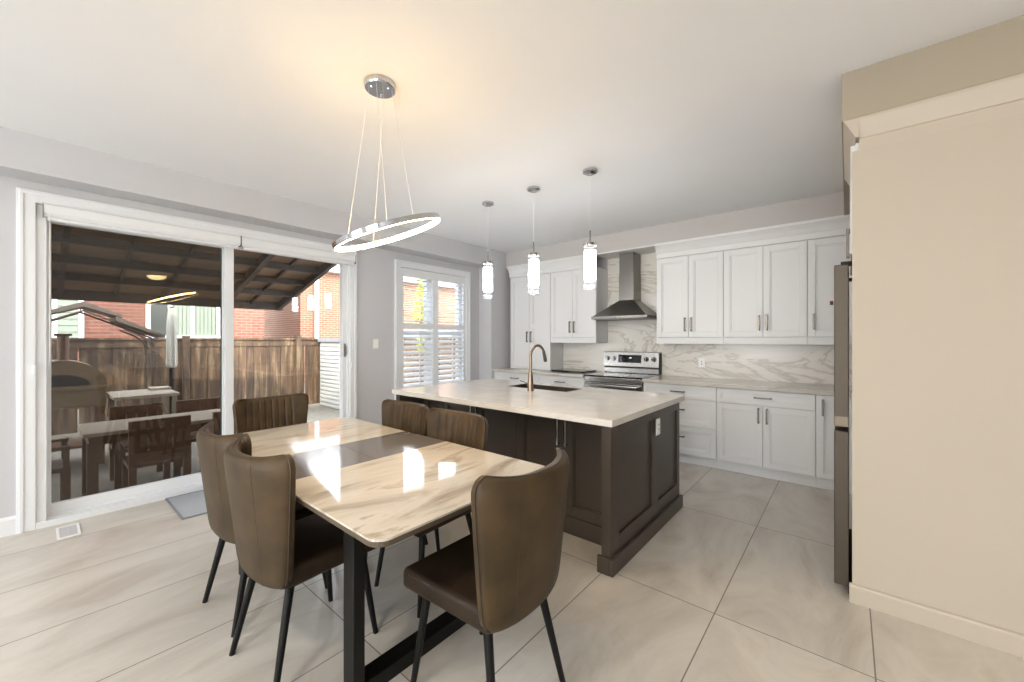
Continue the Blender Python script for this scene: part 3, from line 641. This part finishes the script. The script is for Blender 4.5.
q = MB(); pts = [(0, 0, 0.17), (0, 0, 0.24), (0, 0, 0.31)] + [(0, 0.108 - 0.108 * math.cos(a * PI / 12), 0.30 + 0.108 * math.sin(a * PI / 12)) for a in range(1, 11)]
q.tube(pts, 0.0125, 14); q.build('neck', bronze_m, t, True)
ex, ey, ez = pts[-1]; q = MB(); q.tube([(0, ey, ez), (0, ey + 0.014, ez - 0.04), (0, ey + 0.03, ez - 0.09), (0, ey + 0.033, ez - 0.10)], [0.0145, 0.016, 0.0185, 0.014], 14); q.build('spray_head', nickel_m, t, True)
q = MB(); q.tube([(-0.02, 0, 0.055), (-0.045, 0, 0.058)], 0.013, 12); q.tube([(-0.04, 0, 0.058), (-0.06, -0.01, 0.075), (-0.11, -0.015, 0.085)], [0.006, 0.005, 0.004], 8); q.build('lever', nickel_m, t, True)

# ------------------------------------------------------------------ dining table
TX0, TX1, TY0, TY1, TZ = -3.06, -1.095, 0.665, 1.60, 0.76
t = thing('dining_table', 'extending dining table with glossy veined top and black sled legs', 'table', (0, 0, 0))
def rrect(x0, y0, x1, y1, r, corners=(1, 1, 1, 1), n=6):
    P = []
    for (cx, cy, a0), c in zip(((x1 - r, y1 - r, 0), (x0 + r, y1 - r, 90), (x0 + r, y0 + r, 180), (x1 - r, y0 + r, 270)), corners):
        if c: P += [(cx + r * math.cos(math.radians(a0 + 90 * k / n)), cy + r * math.sin(math.radians(a0 + 90 * k / n))) for k in range(n + 1)]
        else: P.append((cx + r * (1 if a0 in (0, 270) else -1), cy + r * (1 if a0 in (0, 90) else -1)))
    return P
IA, IB = -2.285, -1.865
q = MB(); q.prism(rrect(IB, TY0, TX1, TY1, 0.055, (1, 0, 0, 1)), 'z', TZ - 0.008, TZ); q.prism(rrect(TX0, TY0, IA, TY1, 0.055, (0, 1, 1, 0)), 'z', TZ - 0.008, TZ)
q.build('tabletop', tabletop_m, t)
q = MB(); q.box(IA + 0.0015, TY0, TZ - 0.008, IB - 0.0015, (TY0 + TY1) / 2 - 0.001, TZ - 0.0002); q.box(IA + 0.0015, (TY0 + TY1) / 2 + 0.001, TZ - 0.008, IB - 0.0015, TY1, TZ - 0.0002)
q.build('extension_leaf', insert_m, t)
q = MB(); q.prism(rrect(TX0 + .001, TY0 + .001, TX1 - .001, TY1 - .001, 0.055), 'z', TZ - 0.026, TZ - 0.0085); q.build('edge_band', edge_m, t)
q = MB(); q.box(TX0 + 0.25, TY0 + 0.10, TZ - 0.09, TX1 - 0.25, TY0 + 0.125, TZ - 0.034); q.box(TX0 + 0.25, TY1 - 0.125, TZ - 0.09, TX1 - 0.25, TY1 - 0.10, TZ - 0.034); q.build('apron', black_m, t)
for x0 in (-1.495, -2.74):
    q = MB(); x1 = x0 + 0.08
    q.box(x0, 0.765, 0.0, x1, 0.81, TZ - 0.034, 0.003); q.box(x0, 1.455, 0.0, x1, 1.50, TZ - 0.034, 0.003)
    q.box(x0, 0.81, 0.0, x1, 1.455, 0.06, 0.003); q.box(x0, 0.81, TZ - 0.08, x1, 1.455, TZ - 0.034, 0.003)
    q.build('leg', black_m, t)

# ------------------------------------------------------------------ dining chairs
def make_chair(label, loc, rz):
    t = thing('dining_chair', label, 'chair', loc, rz, 'brown leather dining chairs round the table')
    # curved shell back
    zb, zt = 0.395, 0.922; NU, NV = 72, 22; q = MB(); bm = q.bm
    def hw(z):
        s = (z - zb) / (zt - zb); w_ = 0.203 + 0.066 * s ** 0.75
        r = 0.055
        if z > zt - r: w_ -= r - math.sqrt(max(0, r * r - (z - zt + r) ** 2))
        rb = 0.07
        if z < zb + rb: w_ -= (rb - math.sqrt(max(0, rb * rb - (z - zb - rb) ** 2))) * 0.8
        return w_
    def yc(u, s): return -0.212 - 0.068 * s + (0.03 + 0.055 * s) * abs(u) ** 2.4
    def zz(u, s): return zb + (zt - zb) * s + 0.014 * (abs(u) ** 3) * s
    F = []; Bk = []
    for j in range(NV + 1):
        s = j / NV; s = 0.5 - 0.5 * math.cos(PI * s) if True else s; rowF = []; rowB = []
        for i in range(NU + 1):
            u = -1 + 2 * i / NU; z = zb + (zt - zb) * s; x = u * hw(z)
            edge = (1 - abs(u) ** 8) ** 0.5 * (1 - abs(2 * s - 1) ** 14) ** 0.5; th = 0.009 + 0.022 * edge
            rib = 0.0
            if abs(x) < 0.185 and s > 0.22: rib = -0.010 * math.exp(-(((x + 5) % 0.046 - 0.023) / 0.0045) ** 2) * min(1, (s - 0.22) * 8) * min(1, (1 - s) * 12)
            y = yc(u, s); rowF.append(bm.verts.new((x, y + th + rib, zz(u, s)))); rowB.append(bm.verts.new((x, y - th, zz(u, s))))
        F.append(rowF); Bk.append(rowB)
    for j in range(NV):
        for i in range(NU):
            bm.faces.new((F[j][i], F[j][i + 1], F[j + 1][i + 1], F[j + 1][i])); bm.faces.new((Bk[j][i], Bk[j + 1][i], Bk[j + 1][i + 1], Bk[j][i + 1]))
    for j in range(NV):
        for i in (0, NU): bm.faces.new((F[j][i], F[j + 1][i], Bk[j + 1][i], Bk[j][i]))
    for i in range(NU):
        for j in (0, NV): bm.faces.new((F[j][i], F[j][i + 1], Bk[j][i + 1], Bk[j][i]))
    border = [Bk[j][0].co.copy() for j in range(NV + 1)] + [Bk[NV][i].co.copy() for i in range(1, NU + 1, 3)] + [Bk[j][NU].co.copy() for j in range(NV, -1, -1)]
    ci = int(NU * 0.76); seams = [[Bk[j][i2].co.copy() + Vector((0, 0.0016, 0)) for j in range(1, NV)] for i2 in (ci, NU - ci)]
    bo = q.build('backrest', leather_m, t, True)
    q = MB(); q.tube(border, 0.0036, 6)
    for sm in seams: q.tube(sm, 0.0026, 5)
    q.build('piping', piping_m, bo, True)
    # seat cushion
    def tp(v):
        k = 1.0 + 0.11 * (v.y + 0.2) / 0.45; return Vector((v.x * k, v.y, v.z))
    q = MB(); q.box(-0.205, -0.205, 0.402, 0.205, 0.245, 0.485, 0.024, 4, tp); so = q.build('seat', leather2_m, t, True)
    q = MB(); q.tube([(-0.190, -0.19, 0.470), (-0.207, 0.0, 0.470), (-0.222, 0.20, 0.470), (-0.208, 0.24, 0.470), (0.208, 0.24, 0.470), (0.222, 0.20, 0.470), (0.207, 0.0, 0.470), (0.190, -0.19, 0.470)], 0.0045, 6); q.build('piping', piping_m, so, True)
    q = MB(); q.box(-0.17, -0.17, 0.385, 0.17, 0.20, 0.403, 0.003); q.build('seat_frame', black_m, t)
    for sx_ in (-1, 1):
        for (xa, ya, xb, yb) in ((0.155, 0.165, 0.195, 0.215), (0.150, -0.150, 0.20, -0.235)):
            q = MB(); q.tube([(sx_ * xa, ya, 0.40), (sx_ * (xa + xb) / 2, (ya + yb) / 2, 0.2), (sx_ * xb, yb, 0.0)], [0.0175, 0.0145, 0.0115], 10); q.build('leg', black_m, t, True)
    return t
ch = make_chair('brown leather dining chair in the foreground, alone at the near right end of the table', (-1.10, 1.15, 0), PI / 2)
dup(ch, (-1.88, 0.800, 0), math.radians(4), 'nearest brown leather chair on the camera-left long side, back towards the viewer')
dup(ch, (-2.395, 0.815, 0), math.radians(3), 'brown leather chair on the door-side long edge, partly hidden behind the nearest one')
dup(ch, (-2.37, 1.455, 0), PI, 'brown ribbed chair pushed in near the window, farther of the two by the island')
dup(ch, (-1.825, 1.44, 0), PI, 'brown ribbed chair pushed in on the island side, closer to the foreground chair')
dup(ch, (-3.22, 1.185, 0), -PI / 2, 'brown ribbed dining chair at the far end of the table before the patio door')

# ------------------------------------------------------------------ ring chandelier
RC = Vector((-1.937, 1.247, 1.963)); nx, ny = 0.114, 0.359; RR = 0.289
t = thing('ring_chandelier', 'chrome ring pendant lamp with a warm lit edge over the dining table', 'chandelier', (-1.965, 1.215, ZC))
cc = Vector((-1.965, 1.215, ZC))
q = MB(); q.lathe([(0.0, -0.035), (0.078, -0.035), (0.082, -0.030), (0.082, 0.0)], (0, 0, 0), 36); q.build('ceiling_canopy', chrome_m, t, True)
for a in (0.4, 2.5, 4.6): q = MB(); q.lathe([(0.0, -0.043), (0.006, -0.042), (0.008, -0.035)], (0.05 * math.cos(a), 0.05 * math.sin(a), 0), 10); q.build('cable_gland', chrome_m, t, True)
ax = Vector((1, 0, nx)); ay = Vector((0, 1, ny)); ax.normalize(); nrm = ax.cross(ay).normalized(); ay = nrm.cross(ax)
def rp(th, dr=0.0, dn=0.0):
    p = RC - cc; return p + (ax * math.cos(th) + ay * math.sin(th)) * (RR + dr) + nrm * dn
def ring(q, prof, n=72):
    rings = [[q.bm.verts.new(rp(2 * PI * k / n, dr, dn)) for dr, dn in prof] for k in range(n)]; m_ = len(prof)
    for k in range(n):
        for j in range(m_): q.bm.faces.new((rings[k][j], rings[k][(j + 1) % m_], rings[(k + 1) % n][(j + 1) % m_], rings[(k + 1) % n][j]))
q = MB(); ring(q, [(-0.004, 0.015), (0.009, 0.015), (0.009, -0.010), (0.004, -0.012), (0.004, 0.010), (-0.004, 0.010)]); rb = q.build('ring', chrome_m, t, True)
q = MB(); ring(q, [(-0.006, 0.0095), (0.0035, 0.0095), (0.0035, -0.0135), (-0.002, -0.0145), (-0.006, -0.011)]); q.build('light_strip', led_m, rb, True)
cable_m = mat('cable_silver', lin(225, 220, 212), 0.4, noise=(5, 0.02, (1, 1, 1)))
for a, c in ((4.94, 3.84), (2.84, 2.27), (5.67, 5.41), (6.14, 0.70)):
    e_ = rp(a, 0, 0.013); q = MB(); q.tube([(0.063 * math.cos(c), 0.063 * math.sin(c), -0.035), e_], 0.0013, 5); q.build('suspension_cable', cable_m, t)

# ------------------------------------------------------------------ island pendants
def pendant(loc, label):
    t = thing('pendant_lamp', label, 'pendant lamp', loc, 0, 'pendant lamps over the island')
    q = MB(); q.lathe([(0.0, -0.028), (0.040, -0.028), (0.060, -0.018), (0.062, 0.0)], (0, 0, 0), 28); q.build('ceiling_canopy', chrome_m, t, True)
    q = MB(); q.tube([(0, 0, -0.028), (0, 0, -0.50)], 0.0018, 6); q.build('cord', plate_m, t)
    q = MB(); q.tube([(0, 0, -0.50), (0, 0, -0.60)], 0.0055, 10); q.lathe([(0.030, -0.622), (0.034, -0.602), (0.012, -0.594), (0, -0.594)], (0, 0, 0), 20); q.build('stem', nickel_m, t, True)
    q = MB(); q.lathe([(0.044, -0.672), (0.047, -0.667), (0.047, -0.905), (0.043, -0.912), (0.0, -0.912)], (0, 0, 0), 28); so = q.build('lamp_shade', tube_m, t, True)
    q = MB()
    for r in (0.056, 0.0565): pass
    n = 32; v0 = [[q.bm.verts.new((r * math.cos(2 * PI * k / n), r * math.sin(2 * PI * k / n), z)) for k in range(n)] for r, z in ((0.056, -0.595), (0.056, -0.99))]
    for k in range(n): q.bm.faces.new((v0[0][k], v0[0][(k + 1) % n], v0[1][(k + 1) % n], v0[1][k]))
    q.build('glass_sleeve', shadeglass_m, t, True)
    q = MB()
    for k in range(14):
        a = 2 * PI * k / 14
        for dz, rr in ((-0.955, 0.006), (-0.968, 0.0075), (-0.982, 0.008)): q.lathe([(0, rr), (rr * .8, rr * .5), (rr, 0), (rr * .8, -rr * .5), (0, -rr)], (0.046 * math.cos(a), 0.046 * math.sin(a), dz), 8)
        q.lathe([(0, .006), (.006, 0), (0, -.006)], (0.046 * math.cos(a), 0.046 * math.sin(a), -0.628), 6)
    q.build('crystal_beads', crystal_m, t, True)
    return t
p0 = pendant((-1.641, 2.962, ZC), 'tall glass cylinder pendant lamp, rightmost over the island')
dup(p0, (-2.235, 2.975, ZC), 0, 'middle glass cylinder pendant lamp over the island')
dup(p0, (-2.835, 2.99, ZC), 0, 'glass cylinder pendant lamp nearest the window, leftmost over the island')

# ceiling lamps; the two farther behind the camera are added to light the room
def flush(loc, label, dm=dome_m):
    t = thing('ceiling_lamp', label, 'ceiling lamp', loc, 0, 'flush ceiling lamps')
    q = MB(); q.lathe([(0.19, 0.0), (0.19, -0.02), (0.17, -0.025), (0, -0.025)], (0, 0, 0), 32); q.build('base_ring', nickel_m, t, True)
    q = MB(); q.lathe([(0.165, -0.025)] + [(0.165 * math.cos(a * PI / 16), -0.03 - 0.075 * math.sin(a * PI / 16)) for a in range(9)], (0, 0, 0), 32); q.build('dome_shade', dm, t, True)
    return t
f0 = flush((-1.0, -0.75, ZC), 'flush dome ceiling lamp between the dining table and the camera', dome3_m)
flush((2.3, 1.7, ZC), 'amber flush dome ceiling lamp beside the cream panel wall', dome2_m)
f1 = flush((1.2, -2.4, ZC), 'added fill lamp, flush dome in the far corner behind the camera')
dup(f1, (-2.6, -2.6, ZC), 0, 'added fill lamp, flush dome by the added windows behind the camera')

# ================================================================== outside
GZ = -0.30
q = MB(); q.box(-40, -30, GZ - 0.1, XL - 0.19, 40, GZ); struct(q.build('ground', gravel_m))
# patio cover: sloping roof on beams
def rz_(x): return 1.915 + 0.27 * (x + 7.8)
t = thing('patio_cover', 'sloping brown patio roof with beams and panels outside the door', 'patio roof', (0, 0, 0))
Y0, Y1 = -2.6, 2.86; xa, xb = -7.85, -4.74
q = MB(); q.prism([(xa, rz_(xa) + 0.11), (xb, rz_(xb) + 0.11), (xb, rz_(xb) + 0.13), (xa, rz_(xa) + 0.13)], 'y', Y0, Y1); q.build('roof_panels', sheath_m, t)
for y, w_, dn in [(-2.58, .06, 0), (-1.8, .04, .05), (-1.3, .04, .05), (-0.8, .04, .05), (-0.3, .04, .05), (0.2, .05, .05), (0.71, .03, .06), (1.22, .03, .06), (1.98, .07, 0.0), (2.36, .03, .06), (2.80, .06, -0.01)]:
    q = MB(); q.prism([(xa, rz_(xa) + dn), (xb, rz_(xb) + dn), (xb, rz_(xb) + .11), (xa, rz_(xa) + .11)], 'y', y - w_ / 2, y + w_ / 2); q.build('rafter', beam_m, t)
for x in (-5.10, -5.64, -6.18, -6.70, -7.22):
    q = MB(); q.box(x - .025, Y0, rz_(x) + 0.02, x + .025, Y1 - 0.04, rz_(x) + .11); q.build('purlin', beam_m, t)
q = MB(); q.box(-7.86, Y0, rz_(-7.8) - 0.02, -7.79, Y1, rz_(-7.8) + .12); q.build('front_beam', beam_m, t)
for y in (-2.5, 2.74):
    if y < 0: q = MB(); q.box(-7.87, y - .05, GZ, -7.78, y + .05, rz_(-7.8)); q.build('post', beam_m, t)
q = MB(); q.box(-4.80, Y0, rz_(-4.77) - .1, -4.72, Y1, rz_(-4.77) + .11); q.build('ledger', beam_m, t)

# cedar fence
t = thing('cedar_fence', 'tall weathered cedar fence of vertical boards behind the patio', 'fence', (-10.3, 0, GZ))
q = MB(); y = -6.0; k = 0
while y < 16:
    w_ = 0.137; dz = random.uniform(-.01, .01); q.box(-0.012 + (k % 2) * 0.012, y, 0.05, 0.008 + (k % 2) * 0.012, y + w_ + (0.01 if k % 9 else -0.015), 1.55 + dz); y += w_ + 0.004; k += 1
q.build('boards', fence_m, t)
q = MB(); q.box(-0.03, -6, 1.52, 0.035, 16, 1.60); q.box(-0.03, -6, 1.66, 0.03, 16, 1.70); q.box(-0.012, -6, 1.60, 0.0, 16, 1.66); q.build('top_rail', fence_m, t)
for y in (-4.4, -2.35, -0.2, 1.95, 4.1, 6.3, 8.5, 10.7):
    q = MB(); q.box(0.03, y - .055, 0, 0.13, y + .055, 1.72); q.box(0.02, y - .065, 1.72, 0.14, y + .065, 1.745); q.build('post', fence_m, t)

# white louvred garden box
t = thing('storage_shed', 'white louvred resin storage shed with grey lid against the fence', 'shed', (-9.1, 4.62, GZ))
q = MB(); q.box(-1.1, 0.02, 0, 1.0, 0.8, 1.60); q.build('body', resin_m, t)
for x0, x1 in ((-1.1, -0.06), (-0.04, 1.0)):
    q = MB(); q.box(x0, -0.01, 0.03, x0 + .07, 0.02, 1.58); q.box(x1 - .07, -0.01, 0.03, x1, 0.02, 1.58); q.box(x0, -0.01, 0.03, x1, 0.02, 0.10); q.box(x0, -0.01, 1.5, x1, 0.02, 1.58)
    for k in range(14): z = 0.14 + k * 0.097; q.prism([(0.02, z), (-0.02, z - 0.01), (-0.02, z + 0.045), (0.02, z + 0.075)], 'x', x0 + .07, x1 - .07)
    q.build('louvred_door', resin_m, t)
q = MB(); q.box(-1.14, -0.05, 1.60, 1.04, 0.84, 1.69, 0.01); q.build('lid', greyroof_m, t)

# grill gazebo
t = thing('grill_gazebo', 'dark bronze two-tier grill gazebo with curved braces by the fence', 'gazebo', (-9.2, 0.466, 0))
for x in (-0.32, 0.32):
    for s_ in (-1, 1):
        q = MB(); q.tube([(x, s_ * 0.79, GZ), (x, s_ * 0.79, 1.40)], 0.025, 4, sq=True)
        q.tube([(x, s_ * 0.79, 1.18), (x, s_ * 0.755, 1.32), (x, s_ * 0.64, 1.43), (x, s_ * 0.45, 1.53)], 0.014, 8); q.build('post', bronzeroof_m, t)
    q = MB(); q.tube([(x, -0.86, 1.40), (x, 0, 1.81), (x, 0.86, 1.40)], 0.016, 6); q.build('gable_frame', bronzeroof_m, t)
    q = MB()
    for s_ in (-1, 1): q.tube([(x, s_ * 0.36, 1.62), (x, s_ * 0.36, 1.73)], 0.01, 6)
    q.tube([(x, 0, 1.8), (x, 0, 1.9)], 0.01, 6); q.build('riser', bronzeroof_m, t)
for s_ in (-1, 1):
    q = MB(); q.prism([(s_ * 0.34, 1.66), (s_ * 0.93, 1.40), (s_ * 0.93, 1.45), (s_ * 0.34, 1.735)], 'x', -0.45, 0.45); q.build('lower_roof', bronzeroof_m, t)
    q = MB(); q.prism([(0, 1.87), (s_ * 0.42, 1.715), (s_ * 0.42, 1.765), (0, 1.945)], 'x', -0.40, 0.40); q.build('upper_roof', bronzeroof_m, t)

# pizza oven under it
t = thing('pizza_oven', 'brown domed pizza oven with chimney on a stand beside the fence', 'oven', (-8.0, 0.21, GZ))
q = MB(); P = [(-0.42, 1.06)] + [(0.42 * -math.cos(a * PI / 14), 1.06 + 0.34 * math.sin(a * PI / 14)) for a in range(1, 14)] + [(0.42, 1.06)]
q.prism(P, 'x', -0.35, 0.28); q.build('dome', ovenstone_m, t, True)
q = MB(); P = [(-0.25, 1.07)] + [(0.25 * -math.cos(a * PI / 12), 1.07 + 0.15 * math.sin(a * PI / 12)) for a in range(1, 12)] + [(0.25, 1.07)]
q.prism(P, 'x', 0.28, 0.285); q.build('mouth', rubber_m, t)
q = MB(); q.box(-0.38, -0.44, 1.02, 0.36, 0.42, 1.06, 0.004); q.box(-0.36, -0.42, 0.78, 0.32, 0.40, 1.02); q.build('hearth', ovenstone_m, t)
for x in (-0.32, 0.28):
    for y in (-0.38, 0.36): q = MB(); q.box(x - .03, y - .03, 0, x + .03, y + .03, 0.78); q.build('leg', outwood_m, t)
q = MB(); q.box(-0.34, -0.40, 0.25, 0.30, 0.38, 0.28); q.build('shelf', outwood_m, t)
q = MB(); q.tube([(0.05, 0.02, 1.38), (0.05, 0.02, 1.72)], 0.055, 16); q.box(-0.03, -0.06, 1.72, 0.13, 0.10, 1.75); q.build('chimney', outwood_m, t)

# side counter with stone top
t = thing('outdoor_counter', 'outdoor prep counter with pale stone top beside the pizza oven', 'counter', (-7.6, 0.97, GZ))
q = MB(); q.box(-0.45, -0.33, 0.89, 0.42, 0.33, 0.93, 0.004); q.build('top', stone_m, t)
q = MB(); q.box(-0.40, 0.10, 0.93, -0.12, 0.33, 0.965, 0.004); q.build('cutting_board', stone_m, t)
for x in (-0.4, 0.37):
    for y in (-0.28, 0.28): q = MB(); q.box(x - .025, y - .025, 0, x + .025, y + .025, 0.89); q.build('leg', mat('counter_leg', lin(132, 122, 106), .6, noise=(10, .1, (1, 1, 1))) if 'counter_leg' not in MATS else MATS['counter_leg'], t)
q = MB(); q.box(-0.38, -0.26, 0.55, 0.35, 0.26, 0.575); q.box(-0.38, -0.26, 0.2, 0.35, 0.26, 0.225); q.build('shelf', outwood_m, t)

# closed umbrella
t = thing('patio_umbrella', 'closed pale canvas umbrella on a dark pole near the fence', 'umbrella', (-8.35, 1.41, GZ))
q = MB(); q.lathe([(0.18, 0), (0.18, 0.05), (0.05, 0.08), (0.04, 0.2)], (0, 0, 0), 24); q.build('base', black_m, t, True)
q = MB(); q.tube([(0, 0, 0.1), (0, 0, 2.2)], 0.03, 12); q.build('pole', black_m, t, True)
q = MB(); n = 16
prof = [(0.045, 1.22), (0.062, 1.26), (0.060, 1.6), (0.055, 1.95), (0.035, 2.17), (0.0, 2.2)]
rr = [[q.bm.verts.new(((r + (0.012 if k % 2 else 0)) * math.cos(2 * PI * k / n), (r + (0.012 if k % 2 else 0)) * math.sin(2 * PI * k / n), z)) for k in range(n)] for r, z in prof]
for a_, b_ in zip(rr, rr[1:]):
    for k in range(n): q.bm.faces.new((a_[k], a_[(k + 1) % n], b_[(k + 1) % n], b_[k]))
q.build('canopy', umbrella_m, t)

# patio dining set
t = thing('patio_table', 'outdoor dining table with pale grey top and brown wood legs', 'table', (-6.02, 1.12, GZ))
q = MB(); q.box(-0.38, -0.83, 0.72, 0.38, 0.83, 0.755, 0.004); q.build('tabletop', stone_m, t)
q = MB(); q.box(-0.34, -0.79, 0.63, 0.34, 0.79, 0.72); q.build('apron', outwood_m, t)
for x in (-0.31, 0.31):
    for y in (-0.76, 0.76): q = MB(); q.box(x - .04, y - .04, 0, x + .04, y + .04, 0.66); q.build('leg', outwood_m, t)
def patio_chair(loc, rz, label):
    t = thing('patio_chair', label, 'chair', loc, rz, 'brown wooden patio chairs')
    q = MB(); q.box(-0.24, -0.24, 0.40, 0.24, 0.24, 0.44, 0.004); q.build('seat', outwood_m, t)
    q = MB(); q.box(-0.24, -0.27, 0.42, -0.19, -0.23, 0.87); q.box(0.19, -0.27, 0.42, 0.24, -0.23, 0.87); q.box(-0.24, -0.27, 0.80, 0.24, -0.235, 0.87); q.box(-0.24, -0.265, 0.50, 0.24, -0.24, 0.56)
    for k in range(4): q.box(-0.185 + k * .095, -0.262, 0.56, -0.10 + k * .095, -0.245, 0.80)
    q.build('backrest', outwood_m, t)
    for x in (-0.21, 0.21):
        for y in (-0.24, 0.21): q = MB(); q.box(x - .028, y - .028, 0, x + .028, y + .028, 0.41); q.build('leg', outwood_m, t)
    for x in (-0.235, 0.235): q = MB(); q.box(x - .03, -0.25, 0.62, x + .03, 0.24, 0.645); q.box(x - .02, 0.19, 0.40, x + .02, 0.23, 0.62); q.build('armrest', outwood_m, t)
    return t
pc = patio_chair((-5.62, 0.82, GZ), PI / 2, 'brown wooden patio chair on the house side of the table, left of two')
dup(pc, (-5.62, 1.50, GZ), PI / 2, 'brown wooden patio chair on the house side of the table, right of two')
dup(pc, (-6.46, 0.80, GZ), -PI / 2, 'brown wooden patio chair on the fence side of the table, left of two')
dup(pc, (-6.46, 1.42, GZ), -PI / 2, 'brown wooden patio chair on the fence side of the table, right of two')
dup(pc, (-6.02, -0.02, GZ), 0, 'brown wooden patio chair at the left end of the patio table')

# neighbour houses
def house(name, label, x0, y0, x1, y1, h, m, wins=(), soff=0.35):
    t = thing(name, label, 'house', (0, 0, GZ))
    q = MB(); q.box(x0, y0, 0, x1, y1, h); q.build('wall', m, t)
    q = MB(); q.box(x0 - soff, y0 - soff, h, x1 + soff, y1 + soff, h + 0.18); q.build('soffit', white_m, t)
    q = MB(); ymid = (y0 + y1) / 2; q.prism([(x0 - soff, h + .18), (x1 + soff, h + .18), ((x0 + x1) / 2, h + 2.0)], 'y', y0 - soff, y1 + soff); q.build('roof', bronzeroof_m, t)
    for (a, b_, z0, z1, parts) in wins:
        f = MB(); f.box(x1, a, z0, x1 + .05, a + .09, z1); f.box(x1, b_ - .09, z0, x1 + .05, b_, z1); f.box(x1, a, z0 - .09, x1 + .07, b_, z0); f.box(x1, a, z1 - .09, x1 + .05, b_, z1)
        for (p0_, p1_, mm, nm) in parts[1:]: f.box(x1, p0_ - .04, z0, x1 + .045, p0_ + .04, z1)
        fo = f.build('window', white_m, t)
        for (p0_, p1_, mm, nm) in parts:
            g = MB()
            if nm == 'vertical_blind':
                n_ = int((p1_ - p0_) / 0.09)
                for k in range(n_): g.box(x1 + 0.005, p0_ + k * .09, z0, x1 + 0.02 + 0.008 * (k % 2), p0_ + k * .09 + .08, z1)
            elif nm == 'slat_blind':
                k = 0; z = z0
                while z < z1 - .12: g.prism([(x1 + .005, z), (x1 + .03, z), (x1 + .015, z + .14), (x1 + .005, z + .14)], 'y', p0_, p1_); z += .15
            else: g.box(x1 + 0.005, p0_, z0, x1 + 0.015, p1_, z1)
            g.build(nm, mm, fo)
    return t
house('brick_house', 'red brick neighbour house with white framed windows behind the fence', -20, -8, -14, 4.60, 5.6, brick_m,
      [(-0.2, 0.74, 1.55, 3.2, [(-0.11, 0.28, siding_m, 'slat_blind'), (0.28, 0.65, siding_m, 'slat_blind')]),
       (1.84, 3.44, 1.78, 3.3, [(1.93, 2.30, darkwin_m, 'dark_pane'), (2.32, 2.80, siding_m, 'vertical_blind'), (2.80, 3.35, siding_m, 'vertical_blind')])])
hb = house('brick_house', 'orange brick neighbour house with white downspout and eaves at the right', -23, 6.5, -16, 22, 4.35, brick2_m, [])
q = MB(); q.box(-15.97, 7.0, 0, -15.85, 7.12, 4.4); q.build('downspout', white_m, hb)

# small tree seen through the shutters
t = thing('garden_tree', 'small yellow-green tree outside the kitchen window', 'tree', (-8.2, 6.22, GZ))
q = MB(); q.tube([(0, 0, 0), (0.03, 0.02, 0.9), (-0.02, 0.05, 1.8), (0.0, 0.0, 2.6)], [0.07, 0.055, 0.04, 0.015], 8)
for k in range(7): a = k * 2.4; z = 1.2 + k * .2; q.tube([(0, 0.03, z), (0.22 * math.cos(a), 0.22 * math.sin(a), z + 0.35)], [0.02, 0.006], 5)
q.build('trunk', bark_m, t)
q = MB(); bm = q.bm
for k in range(500):
    a = random.uniform(0, 2 * PI); r = random.random() ** 0.5 * 0.24; z = random.uniform(1.3, 3.3); r *= max(0.15, 1 - abs(z - 2.2) / 1.5)
    c = Vector((r * math.cos(a), r * math.sin(a), z)); d1 = Vector((random.gauss(0, 1), random.gauss(0, 1), random.gauss(0, 1))).normalized() * 0.05
    d2 = d1.cross(Vector((random.gauss(0, 1), random.gauss(0, 1), random.gauss(0, 1)))).normalized() * 0.028
    bm.faces.new([bm.verts.new(p) for p in (c - d1, c + d2, c + d1, c - d2)])
q.build('foliage', leaf_m, t)
